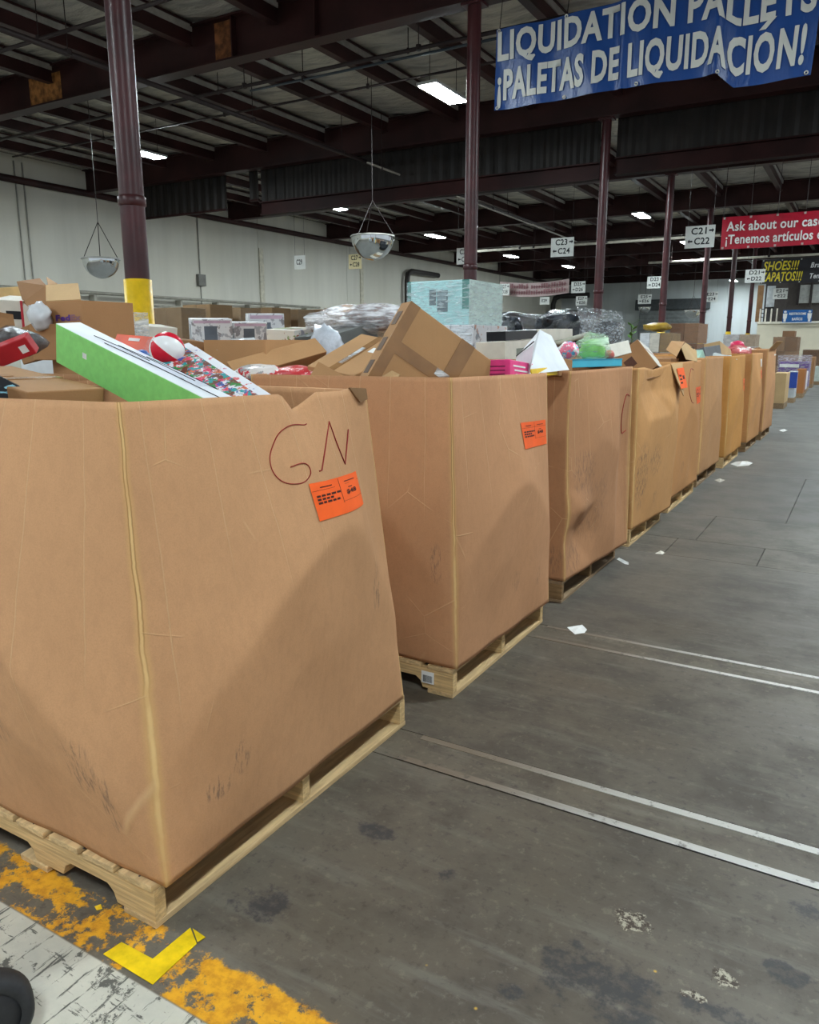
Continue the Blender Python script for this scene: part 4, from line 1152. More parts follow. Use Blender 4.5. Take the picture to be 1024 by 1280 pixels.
# ------------------------------------------------------------------ goods in the second box
s = carton('carton', 'big taped kraft carton tipped on its corner above the second box', 'carton', P(514, 376, Y=3.02), P(622, 456, Y=3.36), P(458, 480, Y=2.84), .11, K1, l1=1.15)
s.patch('tape_strip', M_CLEARTAPE, s.root, 0, 1, .42, .56)
s.patch('tape_strip', M_CLEARTAPE, s.root, .50, .63, 0, 1, 'front', .0032)
s.patch('tape_strip', M_CLEARTAPE, s.root, 0, .09, 0, 1, 'front', .0026)
s.patch('tape_strip', M_CLEARTAPE, s.root, .93, 1, 0, 1, 'front', .0026)
s.patch('tape_strip', M_SHINE, s.root, .44, .56, .42, .5, 'front', .0045)  # pale patch imitating a glint on the tape
for b_ in (.12, .44, .72):
    s.patch('printed_mark', M((96, 72, 52), .6), s.root, .25, .75, b_, b_ + .16, 'side')
s = carton('carton', 'flat kraft carton with a white label, tucked under the big taped carton', 'carton', P(452, 417, Y=3.42), P(506, 428, Y=3.45), P(406, 462, Y=2.92), .10, K1)
s.patch('tape_strip', M_CLEARTAPE, s.root, .40, .54, 0, 1)
s.patch('tape_glint', M_SHINE, s.root, .42, .5, .35, .8, 'front', .004)
s.patch('paper_label', M_WHITE, s.root, .62, .93, .30, .42)
s = carton('carton', 'wedge-like kraft carton end behind the festive printed box', 'carton', P(283, 452, Y=2.86), P(394, 422, Y=3.34), P(287, 474, Y=2.80), .20, K1)
s.patch('tape_strip', M_CLEARTAPE, s.root, 0, 1, .4, .6, 'top')
t = thing('loose_flap', 'triangular kraft flap folded over the rim before the flat carton', 'cardboard flap', P(415, 476, Y=2.8))
sheet([P(398, 452, Y=2.85), P(442, 476, Y=2.8), P(384, 476, Y=2.8)], K1, 'board', t)
t = thing('loose_flap', 'small torn kraft tab curling over the second box rim', 'cardboard flap', P(485, 474, Y=2.78))
sheet([P(490, 463, Y=2.8), P(500, 468, Y=2.8), P(494, 476, Y=2.77), P(468, 476, Y=2.77)], K4, 'board', t)
tag(ico(P(325, 468, Y=2.9), (.16, .10, .05), printed('red_white_wrap', (224, 218, 214), [(204, 52, 66), (160, 160, 160)], 12, .03, .25), 'gift_wrap', None, 2, 3, .2), 'crumpled white and red wrap just inside the second box', 'wrap')
tag(ico(P(372, 470, Y=2.95), (.14, .10, .05), printed('red_net', (206, 60, 66), [(230, 190, 190)], 40, .05, .3), 'red_bag', None, 4, 3, .15), 'red bag of small items just inside the second box', 'bag')
s = carton('snack_box', 'hot pink carton with white scribbles at the end of the second box', 'carton', P(638, 449, Y=3.34), P(668, 455, Y=3.72), P(638, 474, Y=3.34), .12, M_PINK)
for k in range(3):
    s.patch('white_scribble', M_WHITE, s.root, .12 + .05 * k, .6 + .1 * k, .25 + .22 * k, .33 + .22 * k)
    s.patch('dark_scribble', M((110, 20, 60), .5), s.root, .2, .8, .32 + .2 * k, .37 + .2 * k, 'side')
t = thing('paper_box', 'tall white paper box standing on edge between the second and third boxes', 'box', P(675, 462, Y=3.85))
ap, l, mid, r, bm_ = P(675, 412, Y=4.0), P(646, 446, Y=3.75), P(668, 430, Y=3.62), P(704, 463, Y=4.02), P(662, 468, Y=3.6)
l2 = P(640, 470, Y=3.72)
MB().add([ap, l, l2, bm_, r, mid, ap + V(.0, .18, -.03), l + V(0, .2, 0), r + V(0, .1, 0)], [[0, 1, 5], [1, 2, 3, 5], [0, 5, 3, 4], [0, 6, 7, 1], [0, 4, 8, 6], [7, 6, 8]]).build('paper_shell', M_PAPER, t)
MB().tube([l - V(0, .004, -.004), mid - V(0, .006, -.012)], .003, 5).build('fold_gap', M_INK, t)
s = carton('flat_box', 'yellow carton edge in front of the white paper box', 'carton', P(664, 461, Y=3.62), P(696, 458, Y=3.98), P(664, 472, Y=3.6), .10, M((226, 186, 40), .5))
# ------------------------------------------------------------------ goods in the third box
M_GFILM = film((150, 224, 120), .75, .15)
t = thing('toy_bag', 'clear green plastic bag bulging above the blue tray', 'bag', P(738, 446, Y=5.0))
ico(P(741, 437, Y=5.0), (.085, .07, .065), M((140, 206, 96), .3, .2, 10), 'green_toys', t, 6, 3, .25)
ico(P(741, 435, Y=4.98), (.115, .09, .09), film((206, 236, 206), .4, .12), 'clear_film', t, 9, 3, .3)
s = carton('tray', 'flat bright blue tray lying across the third box rim', 'tray', P(712, 449, Y=4.45), P(778, 448, Y=5.25), P(712, 460, Y=4.45), .25, M_AQUA)
s.patch('tray_rim', M((40, 140, 170), .45), s.root, 0, 1, .0, .16)
for k, (x, y, c_) in enumerate(((742, 443, (150, 60, 70)), (752, 441, (96, 110, 150)), (762, 444, (180, 90, 80)), (733, 444, (90, 120, 90)))):
    tag(ico(P(x, y, Y=5.15), (.035, .035, .035), M(c_, .3), 'toy_ball', None, k, 2, .02), '%s little ball behind the blue tray' % ('dark red', 'slate blue', 'rusty red', 'dull green')[k], 'ball')
tag(ico(P(711, 438, Y=4.5), (.06, .05, .05), printed('candy_print', (236, 120, 150), [(90, 180, 220), (240, 240, 240)], 30, .03, .3), 'candy_bag', None, 12, 3, .25), 'pink and blue candy-coloured packet left of the green bag', 'packet')
s = carton('carton', 'low kraft carton left of the blue tray in the third box', 'carton', P(700, 446, Y=4.2), P(716, 450, Y=4.4), P(700, 470, Y=4.2), .12, K2)
s = carton('paper_box', 'flat white carton lid behind the green bag', 'carton', P(756, 432, Y=5.2), P(786, 425, Y=5.6), P(756, 450, Y=5.15), .15, M_LINEN)
# ------------------------------------------------------------------ goods in the fourth and later boxes
s = carton('carton', 'tilted kraft carton with a dark brown diamond mark and white side', 'carton', P(797, 424, Y=6.25), P(797, 424, Y=6.25) + V(.17, .0, -.2), P(797, 424, Y=6.25) + V(-.19, -.04, -.18), .8, K2)
s.patch('dark_diamond', M((88, 54, 40), .5), s.root, .30, .58, .42, .72)
s.patch('white_side', M_LINEN, s.root, .0, 1, .02, .98, 'top')
s.patch('red_line', M((160, 90, 80), .5), s.root, .35, .38, .02, .98, 'top', .004)
t = thing('open_carton', 'small open kraft carton with a dark hollow in the fifth box', 'carton', P(848, 452, Y=7.4))
pts = [P(833, 437, Y=7.3), P(840, 426, Y=7.5), P(856, 427, Y=7.8), P(870, 437, Y=8.0), P(860, 450, Y=7.6), P(836, 452, Y=7.2)]
sheet(pts[:3] + [P(852, 434, Y=7.5), P(846, 446, Y=7.3)], K1, 'flap', t)
sheet([P(852, 434, Y=7.5), P(857, 428, Y=7.8), P(871, 438, Y=8.0), P(872, 452, Y=7.9), P(858, 449, Y=7.5)], K4, 'flap', t)
sheet([P(846, 432, Y=7.62), P(868, 434, Y=7.95), P(866, 452, Y=7.9), P(846, 452, Y=7.6)], M((66, 48, 36), .8), 'hollow', t)  # dark sheet standing in for the shade inside the carton
MB().box(P(836, 450, Y=7.3) + V(-.25, 0, -.12), P(836, 450, Y=7.3) + V(.02, .4, .01)).build('carton_body', K2, t)
s = carton('carton', 'mint green carton corner poking up beside the dark grey carton', 'carton', P(879, 437, Y=9.3), P(884, 452, Y=9.42), P(866, 452, Y=9.05), .15, M((176, 214, 198), .5), l2=1.2)
tag(ico(P(893, 449, Y=10.4), (.24, .2, .07), M((216, 222, 222), .3, .1, 8), 'plastic_bag', None, 14, 3, .3), 'rumpled white plastic bag right of the mint green corner', 'bag')
s = carton('carton', 'dark grey carton tilted behind the white plastic bag', 'carton', P(880, 434, Y=9.8), P(900, 431, Y=10.9), P(884, 452, Y=9.8), .3, M_GREYBOX)
s = carton('carton', 'pale kraft carton standing on edge beside the dark grey one', 'carton', P(900, 426, Y=10.9), P(914, 437, Y=11.6), P(904, 452, Y=10.9), .2, K4)
s.patch('edge_shadow_gap', M((96, 66, 42), .8), s.root, 0, 1, .94, 1)  # dark strip painting the shade along the carton edge
tag(ico(P(921, 441, Y=12.6), (.2, .24, .11), printed('pink_pack', (206, 110, 110), [(226, 214, 208), (170, 40, 60)], 9, .03, .3), 'pink_package', None, 15, 3, .25), 'pink and white package above the far boxes', 'package')
tag(ico(P(938, 443, Y=14.2), (.36, .36, .09), M((218, 216, 210), .3, .1, 8), 'plastic_bag', None, 16, 3, .3), 'white plastic bag flopped along a far box rim near the raised flap', 'bag')
tag(ico(P(922, 432, Y=13.2), (.11, .11, .08), M((206, 50, 90), .4), 'red_package', None, 17, 2, .25), 'small crimson packet showing behind the pink package', 'packet')
s = carton('carton', 'brown carton end sticking up over the far boxes', 'carton', P(950, 434, Y=14.6), P(960, 440, Y=15.2), P(950, 450, Y=14.6), .25, K2)

# ------------------------------------------------------------------ rear row: goods behind
def open_carton(name, label, cl, cr, ct, cb, y, depth, m, flaps=(), grp=None):
    a = P(cl, cb, Y=y); b = P(cr, cb, Y=y); zt = P(cl, ct, Y=y).z; z0 = min(a.z, 1.30)
    t = thing(name, label, 'carton', ((a.x + b.x) / 2, y + depth / 2, z0), grp)
    MB().box((a.x, y, z0), (b.x, y + .006, zt)).build('front_panel', m, t)
    MB().box((a.x, y + depth, z0), (b.x, y + depth + .006, zt)).build('back_panel', m, t)
    MB().box((a.x, y + .006, z0), (a.x + .006, y + depth, zt)).build('side_panel', m, t)
    MB().box((b.x - .006, y + .006, z0), (b.x, y + depth, zt)).build('side_panel', m, t)
    MB().box((a.x + .006, y + .006, z0), (b.x - .006, y + depth, z0 + .006)).build('bottom_panel', m, t)
    return t, a, b, zt, z0
t, a, b, zt, z0 = open_carton('open_carton', 'open courier carton with purple lettering and pale flaps raised', 61, 104, 377, 405, 2.5, .3, K2)
sheet([V(a.x, 2.5, zt), V(b.x, 2.5, zt), P(98, 355, Y=2.62), P(58, 357, Y=2.62)], K4, 'flap', t)['label'] = 'pale flap'
sheet([P(60, 405, Y=2.5), P(58, 357, Y=2.62), P(50, 348, Y=2.8), P(22, 352, Y=2.75), P(30, 378, Y=2.62)], K3, 'flap', t)
sheet([P(60, 357, Y=2.7), P(72, 356, Y=2.78), P(58, 347, Y=2.85)], K1, 'flap', t)
M_PUR = M((88, 52, 128), .5)
lettering('Fed', t, M_PUR, P(70, 401, Y=2.497), EX, EZ, (b - a).x * .42, .026, (0, 0, 0), .05)
lettering('Ex', t, M((146, 104, 110), .6), P(89, 400.5, Y=2.497), EX, EZ, (b - a).x * .28, .026, (0, 0, 0), .05)
tag(ico(P(50, 396, Y=2.44), (.06, .05, .07), M((214, 216, 220), .15, .1), 'plastic_bag', None, 21, 3, .35), 'shiny white plastic poking from the open courier carton', 'bag')
s = carton('carton', 'brown carton with a torn edge carrying the open courier carton', 'carton', P(36, 405, Y=2.42), P(104, 405, Y=2.5), P(36, 450, Y=2.42), .10, K2)
s = carton('carton', 'white printed carton with a black handle left of the courier carton', 'carton', P(-12, 374, Y=2.5), P(28, 376, Y=2.6), P(-12, 412, Y=2.5), .3, M_LINEN)
s.patch('black_handle', M_BLACK, s.root, .45, .95, .35, .62)
s.patch('red_edge', M((176, 50, 60), .5), s.root, .92, 1, 0, 1, 'front', .003)
tag(MB().box(P(-15, 372, Y=4.6) + V(0, 0, -.4), P(26, 358, Y=4.6) + V(0, .4, 0)).build('carton', M_TANBOX, bevel=.005), 'pale tan carton at the picture edge behind the courier carton', 'carton')
t = thing('wrapped_bundle', 'shrink-wrapped white cartons left of the yellow column foot', 'bundle', P(132, 420, Y=2.75))
for k in range(2):
    a = P(110 + 22 * k, 392, Y=2.75 + .1 * k)
    MB().box((a.x, a.y, 1.30), (a.x + .13, a.y + .08, a.z)).build('carton', M_PAPER if k else printed('blue_pack', (190, 204, 212), [(70, 140, 170), (60, 66, 76)], 8, .08, .4), t, bevel=.003)
MB().box(P(108, 388, Y=2.73) + V(0, 0, -.26), P(146, 389, Y=2.73) + V(0, .2, 0)).build('stretch_wrap', film(), t)
s = carton('carton', 'white carton just right of the yellow column foot', 'carton', P(178, 407, Y=3.2), P(222, 410, Y=3.4), P(178, 450, Y=3.2), .25, M_LINEN)
t, a, b, zt, z0 = open_carton('open_carton', 'wide open kraft carton full of white bags, behind the beach ball', 256, 333, 425, 450, 3.05, .34, K1)
tag(ico(P(296, 437, Y=3.2), (.19, .13, .06), M((206, 210, 212), .25, .15, 10), 'plastic_bag', None, 24, 3, .3), 'white plastic bags heaped in the wide open carton', 'bags')
s = carton('carton', 'small dark-tabbed kraft carton beside the wide open carton', 'carton', P(222, 424, Y=2.95), P(258, 428, Y=3.1), P(222, 455, Y=2.95), .2, K3)
M_APPL = printed('speckled_pack', (196, 196, 198), [(150, 150, 154), (128, 124, 126)], 11, .06, .4)
def loaf(x0, x1, yt, yb, y, d, label, k):
    a, b, c_ = P(x0, yt, Y=y), P(x1, yt, Y=y + .3), P(x0, yb, Y=y)
    s = carton('appliance_carton', label, 'carton', a, b, c_, d, M_APPL, 'white appliance cartons')
    s.patch('appliance_picture', M((84, 90, 98), .4), s.root, .30, .62, .25, .75)
    s.patch('printed_band', M((176, 150, 166), .5), s.root, .05, .95, .05, .15)
    s.patch('side_picture', M((120, 122, 126), .5), s.root, .2, .8, .2, .8, 'side')
    return s
base = aabox('wrapped_load', 'wide white-wrapped load under the three appliance cartons', 'pallet load', -7.0, -5.45, 4.6, 7.2, 0, 1.43, M_PAPER)
for (x0, x1, yt, yb, y, lab, k) in ((239, 290, 399, 434, 5.6, 'white appliance carton with a speckled grey face, first of three', 0), (291, 334, 403, 434, 6.0, 'white appliance carton showing a dark appliance, middle of three', 1),
                                    (310, 355, 392, 436, 6.9, 'white appliance carton with a small black picture, set further back on top', 2)):
    loaf(x0, x1, yt, yb, y, .35, lab, k)
s = carton('carton', 'white and coloured printed carton behind the wedge carton', 'carton', P(368, 413, Y=5.2), P(404, 410, Y=5.5), P(368, 450, Y=5.2), .4, printed('fruit_print', (212, 208, 200), [(150, 90, 70), (120, 140, 80), (150, 150, 160)], 5, .06))
tag(ico(P(408, 440, Y=3.8), (.10, .1, .16), M((196, 202, 212), .2, .15, 14, .4), 'plastic_bag', None, 26, 3, .25), 'bluish white plastic bag between the wedge and flat cartons', 'bag')
s = carton('carton', 'dark grey printed carton behind the flat carton', 'carton', P(422, 417, Y=4.9), P(470, 402, Y=5.5), P(424, 445, Y=4.9), .4, M((86, 88, 86), .4))
tag(ico(P(450, 404, Y=5.6), (.45, .35, .16), film((232, 232, 236), .6, .12), 'clear_wrap', None, 28, 3, .3), 'glossy clear wrap draped behind the taped carton', 'wrap')
tag(ico(P(466, 398, Y=5.7), (.26, .26, .11), M((150, 112, 100), .5, .4, 5), 'soft_goods', None, 29, 3, .3), 'brownish soft goods under the glossy clear wrap', 'soft goods')
aabox('wrapped_load', 'low kraft load under the printed cartons behind the wedge carton', 'pallet load', -5.35, -3.85, 4.55, 7.0, 0, 1.36, K3)
# teal appliance carton and the load beneath
TX = -4.5; c1 = P(587, 349, X=TX); c0 = P(510, 357, Y=c1.y); ce = P(628, 351, X=TX); zb = P(590, 406, X=TX).z; zt = c1.z
t = thing('appliance_carton', 'large teal appliance carton wrapped in film, atop a white load', 'carton', ((c0.x + TX) / 2, (c1.y + ce.y) / 2, zb))
MB().box((c0.x, c1.y, zb), (TX, ce.y, zt)).build('carton_body', M_TEAL, t, bevel=.006)
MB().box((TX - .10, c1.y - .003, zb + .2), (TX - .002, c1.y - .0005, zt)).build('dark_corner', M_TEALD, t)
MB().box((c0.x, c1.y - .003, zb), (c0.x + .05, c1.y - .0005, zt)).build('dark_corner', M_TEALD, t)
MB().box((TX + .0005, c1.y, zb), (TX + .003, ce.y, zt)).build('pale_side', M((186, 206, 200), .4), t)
for k, (u0, u1, v0, v1) in enumerate(((.36, .47, .45, .80), (.49, .66, .30, .78), (.50, .64, .55, .74))):
    w = TX - c0.x
    MB().box((c0.x + w * u0, c1.y - .004 - .001 * k, zb + (zt - zb) * v0), (c0.x + w * u1, c1.y - .001, zb + (zt - zb) * v1)).build('appliance_picture', M((70, 84, 92), .4) if k < 2 else M((120, 136, 142), .3), t)
MB().box((c0.x - .01, c1.y - .012, zb - .01), (TX + .012, ce.y + .01, zt - .01)).build('stretch_wrap', film((226, 240, 244), .25, .12), t)
t = thing('wrapped_load', 'shrink-wrapped load of white printed cartons under the teal carton', 'pallet load', (TX - .6, c1.y + .5, 0))
MB().box((c0.x, c1.y - .05, 0), (TX + .05, ce.y + .1, .13)).build('pallet_base', WOODS[2], t)
pm = printed('white_pack', (200, 200, 204), [(120, 124, 132), (176, 130, 110)], 6, .09, .4)
for i in range(3):
    for j in range(2):
        w = (TX - c0.x + .1) / 3
        for k in range(3):
            MB().box((c0.x + w * i + .005, c1.y - .05 + .55 * j, .13 + .54 * k), (c0.x + w * (i + 1) - .005, c1.y + .49 + .55 * j, .13 + .54 * (k + 1) - .006)).build('carton', pm, t, bevel=.005)
MB().box((c0.x - .01, c1.y - .065, .13), (TX + .065, ce.y + .1, zb - .01)).build('stretch_wrap', film(), t)
# dark framed cartons on the rear row by the white paper box
s = carton('flat_television', 'long flat black television box behind the white paper box', 'television box', P(632, 414, Y=7.0), P(672, 412, Y=7.9), P(632, 426, Y=7.0), .2, M_BLACK)
s = carton('carton', 'pale carton below the flat black television box', 'carton', P(631, 427, Y=6.9), P(676, 424, Y=7.9), P(631, 460, Y=6.9), .3, M_LINEN)
s.patch('grey_picture', M((120, 126, 116), .5), s.root, .3, .7, .3, .8)
s = carton('carton', 'white carton with a dark open side under the black wrapped furniture', 'carton', P(682, 411, Y=8.3), P(716, 411, Y=9.2), P(682, 450, Y=8.3), .3, M_LINEN)
s.patch('dark_window', M((110, 84, 78), .6), s.root, .35, .9, .45, .9)
tag(MB().tube([P(664, 434, Y=8.0), P(700, 428, Y=8.5), P(735, 418, Y=9.4)], .03, 8).build('pole', M((160, 158, 140), .5), smooth=True), 'grey-green pole lying across goods before the black furniture', 'pole')
# black wrapped furniture
M_LEATHER = M((34, 37, 43), .22, .4, 8, .6, spec=.6)
def sofa(name, label, px0, px1, pyt, pyb, X, d):
    a = P(px0, pyt, X=X); b = P(px1, pyt, X=X); zt = (a.z + b.z) / 2; y0, y1 = a.y, b.y; L = y1 - y0
    t = thing(name, label, 'furniture', (X - d / 2, (y0 + y1) / 2, 0))
    z0 = .14
    MB().box((X - d, y0, 0), (X, y1, .13)).build('pallet_base', WOODS[2], t)
    ico((X - d / 2, (y0 + y1) / 2, (z0 + zt) / 2 - .25), (d * .55, L * .55, (zt - z0) / 2 - .1), M_LEATHER, 'seat', t, 31, 4, .10, 2, .45)
    ico((X - d * .62, (y0 + y1) / 2, zt - .30), (d * .26, L * .54, .31), M_LEATHER, 'backrest', t, 33, 4, .12, 2.4, .4)
    for k, yy in enumerate((y0 + .12, y1 - .12)):
        ico((X - d / 2, yy, zt - .42 - .06 * k), (d * .5, .20, .34), M_LEATHER, 'armrest', t, 35 + k, 4, .12, 2.4, .4)
    return t
sofa('wrapped_sofa', 'black sofa back lying low, left part of the wrapped furniture', 650, 716, 391, 425, -5.7, .95)
t = sofa('wrapped_sofa', 'black sofa upright in crinkled clear film, below a maroon column', 729, 781, 388, 425, -4.2, .9)
a, b = P(726, 386, X=-4.1), P(784, 388, X=-4.1)
from mathutils import noise as _nz
def wrapf(u, v):
    y = a.y + (b.y - a.y) * u; z = .2 + (a.z - .15) * v
    return V(-4.08 - .10 * v ** 4 + .05 * _nz.noise(V(y * 3, z * 4, 1)) + .03 * _nz.noise(V(y * 9, z * 11, 4)), y, z)
MB().grid(wrapf, 60, 40).build('stretch_wrap', film((214, 222, 228), .34, .1), t, smooth=True, recalc=False)
# plant and cartons beyond
t = thing('artificial_plant', 'small green leafy plant right of the wrapped furniture', 'plant', P(791, 436, Y=12))
pb = P(790, 428, Y=12)
MB().lathe([(.001, -.27), (.08, -.27), (.10, .0), (.085, .0), (.08, -.02), (.001, -.02)], pb, 14).build('pot', M((110, 86, 66), .6), t)
MB().tube([pb, pb + V(-.02, 0, .25)], .01, 6).build('stem', M((70, 90, 50), .6), t)
for k in range(9):
    an = k * 2.4; r_ = .10 + .02 * (k % 3); z = .03 + .03 * k; c_ = pb + V(-.01, 0, z)
    d1 = V(math.cos(an), math.sin(an), .6).normalized(); sd = V(-math.sin(an), math.cos(an), 0)
    sheet([c_, c_ + d1 * r_ * .5 + sd * .03, c_ + d1 * r_, c_ + d1 * r_ * .5 - sd * .03], M((92, 140, 62), .5), 'leaf', t, .003)
def load(name, label, px0, px1, pyt, y, d, m, n=(2, 2), wrap=False, zb=0.0, base=True):
    """shrink-wrapped pallet load; its near face spans px0..px1 at depth Y=y and rises to pixel row pyt"""
    a, b = P(px0, pyt, Y=y), P(px1, pyt, Y=y); zt = a.z
    t = thing(name, label, 'pallet load', ((a.x + b.x) / 2, y + d / 2, zb))
    z0 = zb
    if base:
        MB().box((a.x, y, zb), (b.x, y + d, zb + .13)).build('pallet_base', WOODS[2], t); z0 = zb + .13
    w = (b.x - a.x) / n[0]; h = (zt - z0) / n[1]
    for i in range(n[0]):
        for k in range(n[1]):
            j = random.uniform(0, .02)
            MB().box((a.x + w * i + .004, y + j, z0 + h * k), (a.x + w * (i + 1) - .004, y + d, z0 + h * (k + 1) - .008)).build('carton', m[(i + k) % len(m)], t, bevel=.006)
    if wrap: MB().box((a.x - .012, y - .012, z0), (b.x + .012, y + d + .01, zt + .008)).build('stretch_wrap', film((190, 180, 168), .10), t)
    return t
W1, W2, W3 = kraft((132, 106, 78)), kraft((112, 90, 66)), kraft((150, 122, 88))
wl_px = [(188, 226), (228, 262), (263, 300), (302, 340), (342, 372), (374, 414)]
wl_lab = ['brown pallet load against the side wall, left end of the line', 'dark brown pallet load with a shadowy gap, second along the side wall', 'brown pallet load third along the side wall, behind the appliance cartons',
          'brown pallet load fourth along the side wall', 'low brown pallet load fifth along the side wall', 'brown double-stacked pallet load near the C29 sign']
for k, (x0, x1) in enumerate(wl_px):
    ydep = P((x0 + x1) / 2, 400, X=-15.5).y
    load('pallet_load', wl_lab[k], x0, x1, 385 - (4 if k == 1 else 0) + (2 if k > 3 else 0), ydep, .85, [W1, W2, W1], (2, 3), k % 2 == 0)
load('pallet_load', 'bright orange-tan stack of cartons under the C27 C28 sign', 425, 448, 381, 17.5, 1.0, [kraft((214, 156, 84))], (2, 3))
load('pallet_load', 'wrapped brown load with pale edges left of the orange stack', 405, 424, 385, 18.6, 1.0, [W3], (1, 3), True)
load('pallet_load', 'white and clear wrapped load right of the orange stack', 449, 505, 392, 14, 1.0, [M_LINEN, W3], (3, 3), True)
load('pallet_load', 'big brown cartons stacked before the roll-up door', 838, 874, 404, 19, 1.2, [kraft((150, 112, 86)), kraft((138, 100, 78))], (2, 4), True)
load('pallet_load', 'mixed white wrapped load left of the big brown cartons', 800, 838, 416, 17, 1.1, [M_PAPER, M_LINEN, W3], (3, 4), True)
tag(ico(P(822, 409, Y=17.4), (.28, .3, .09), M((176, 142, 50), .4, .3, 3), 'yellow_bag', None, 41, 3, .3), 'yellow and black bag on top of the mixed white load', 'bag')
load('pallet_load', 'low wrapped load with pale boxes beyond the last columns', 905, 945, 418, 30, 1.2, [M((170, 150, 130), .6), M((180, 176, 176), .6)], (2, 4), True)

# ------------------------------------------------------------------ the row going on at the far end of the aisle
def far_stack(label, px0, px1, pyt, y, d, m, sub=None):
    t = load('pallet_load', label, px0, px1, pyt, y, d, m, (1, 1), False, 0)
    return t
far_stack('short tan kraft load at the start of the far aisle row', 968, 984, 466, 20.2, 1.0, [kraft((206, 174, 128))])
far_stack('narrow white and blue load second in the far aisle row', 986, 996, 464, 22.4, .7, [M((190, 194, 196), .5)])
a = P(991, 480, Y=22.38); tag(MB().box((a.x - .09, 22.33, a.z - .1), (a.x + .1, 22.36, a.z + .3)).build('blue_carton_panel', M((42, 70, 150), .4)), 'blue panel leaning on the narrow white load', 'panel')
far_stack('brown shelf-like load third in the far aisle row', 997, 1007, 461, 24.6, .8, [kraft((176, 116, 70))])
far_stack('slim white carton load fourth in the far aisle row', 1004, 1009, 464, 26.6, .8, [M((222, 216, 220), .5)])
t = far_stack('tall violet load under clear film in the far aisle row', 974, 1012, 452, 28.2, 1.0, [M((92, 44, 140), .45)])
a = P(974, 444, Y=28.2); b = P(1013, 440, Y=28.2)
MB().box((a.x - .02, 28.18, .13), (b.x + .02, 29.25, a.z)).build('stretch_wrap', film((226, 220, 226), .3, .15), t)
MB().box((a.x + .05, 28.17, P(974, 459, Y=28.2).z), (a.x + .62, 28.199, P(974, 455, Y=28.2).z)).build('white_lettering', M_WHITE, t)
far_stack('tan wrapped load with a pale film edge, sixth in the far aisle row', 1013, 1019, 446, 30.5, 1.0, [K3])
far_stack('pale grey load at the far end of the aisle row', 1019, 1030, 458, 33.0, 1.0, [M((176, 184, 176), .5)])
load('pallet_load', 'brown stepped carton stack before the cream wall', 967, 998, 421, 33, 1.4, [kraft((150, 116, 88)), kraft((128, 96, 72))], (2, 3), True)
a = P(978, 421, Y=33.2); tag(MB().box((a.x, 33.2, a.z), (a.x + .42, 34, a.z + .22)).build('carton', kraft((140, 106, 80)), bevel=.006), 'single brown carton crowning the stepped stack', 'carton')
load('pallet_load', 'low dark brown wrapped load right of the stepped stack', 1004, 1036, 437, 34.6, 1.4, [kraft((140, 108, 86))], (2, 2), True)

# ------------------------------------------------------------------ far end: door, office block, railing, restroom sign
M_CREAM = M((212, 204, 182), .7, .06, 1)
d0, d1 = P(800, 388, Y=60), P(880, 412, Y=60)
door = structure('door_1')
MB().box((d0.x, 59.95, 0), (d1.x, 60.13, d0.z)).build('door_leaf', M((96, 100, 100), .5), door)
hz = .14
for k in range(int(d0.z / .28)):
    MB().box((d0.x, 59.9, .02 + .28 * k), (d1.x, 59.96, .02 + .28 * k + .25)).build('slat', M((128, 132, 132), .45), door)
MB().box((d0.x - .3, 59.7, d0.z), (d1.x + .3, 60.13, d0.z + .75)).build('coil_housing', M((70, 74, 76), .5), door, bevel=.04)
# cream block with a walkway rail
e0 = P(947, 405, Y=40); zt = e0.z
ow = structure('wall_office')
MB().box((e0.x, 40, 0), (9, 40.3, zt)).build('wall_face', M_CREAM, ow)
MB().box((e0.x, 40.3, 0), (e0.x + .3, 59, zt)).build('wall_side', M_CREAM, ow)
MB().box((e0.x - .03, 39.95, zt), (9, 59, zt + .1)).build('wall_cap', M((228, 222, 204), .6), ow)
post = P(950, 380, Y=40.4)
tag(MB().box((post.x - .12, 40.2, zt + .1), (post.x + .12, 40.44, P(950, 357, Y=40.4).z)).build('timber_post', M((140, 104, 70), .6), bevel=.01), 'brown timber post rising from the corner of the cream block', 'post')
rail = thing('stair_railing', 'pale railing with dark sloping bars at the corner of the cream block', 'railing', (e0.x + .5, 40.1, zt + .1))
r0, r1 = P(951, 386, Y=40.1), P(972, 386, Y=40.1)
for k in range(4):
    x = r0.x + (r1.x - r0.x) * k / 3
    MB().box((x - .03, 40.07, zt + .1), (x + .03, 40.13, r0.z)).build('rail_post', M((222, 216, 200), .5), rail)
for py in (386, 391, 396):
    z = P(951, py, Y=40.1).z
    MB().tube([(r0.x - .05, 40.1, z), (r1.x + .05, 40.1, z - .12)], .022, 6).build('rail_bar', M((60, 58, 58), .5), rail)
up = structure('wall_upper')
MB().box((P(968, 380, Y=46).x, 46, zt + .1), (9, 46.25, 6.0)).build('wall_face', M((62, 56, 54), .6), up)
w0, w1 = P(997, 379, Y=45.9), P(1040, 355, Y=45.9)
win = structure('window_1')
MB().box((w0.x, 45.86, w0.z), (w1.x, 45.99, w1.z)).build('pane', M((150, 152, 152), .3), win)
for xx in (w0.x, (w0.x * .6 + w1.x * .4)):
    MB().box((xx - .06, 45.8, w0.z - .1), (xx + .06, 45.98, w1.z + .1)).build('window_frame', M((40, 34, 34), .5), win)
w0, w1 = P(958, 384, Y=47), P(990, 357, Y=47)
win = structure('window_2')
MB().box((w0.x, 46.7, w0.z), (P(968, 380, Y=46).x + .4, 46.85, w1.z)).build('pane', M((196, 200, 202), .4), win)
MB().box((w0.x - .1, 46.9, zt + .1), (P(968, 380, Y=46).x + .6, 47, 5.9)).build('window_frame', M((56, 52, 52), .5), win)
s0, s1 = P(978, 403, Y=39.8), P(1016, 387, Y=39.8)
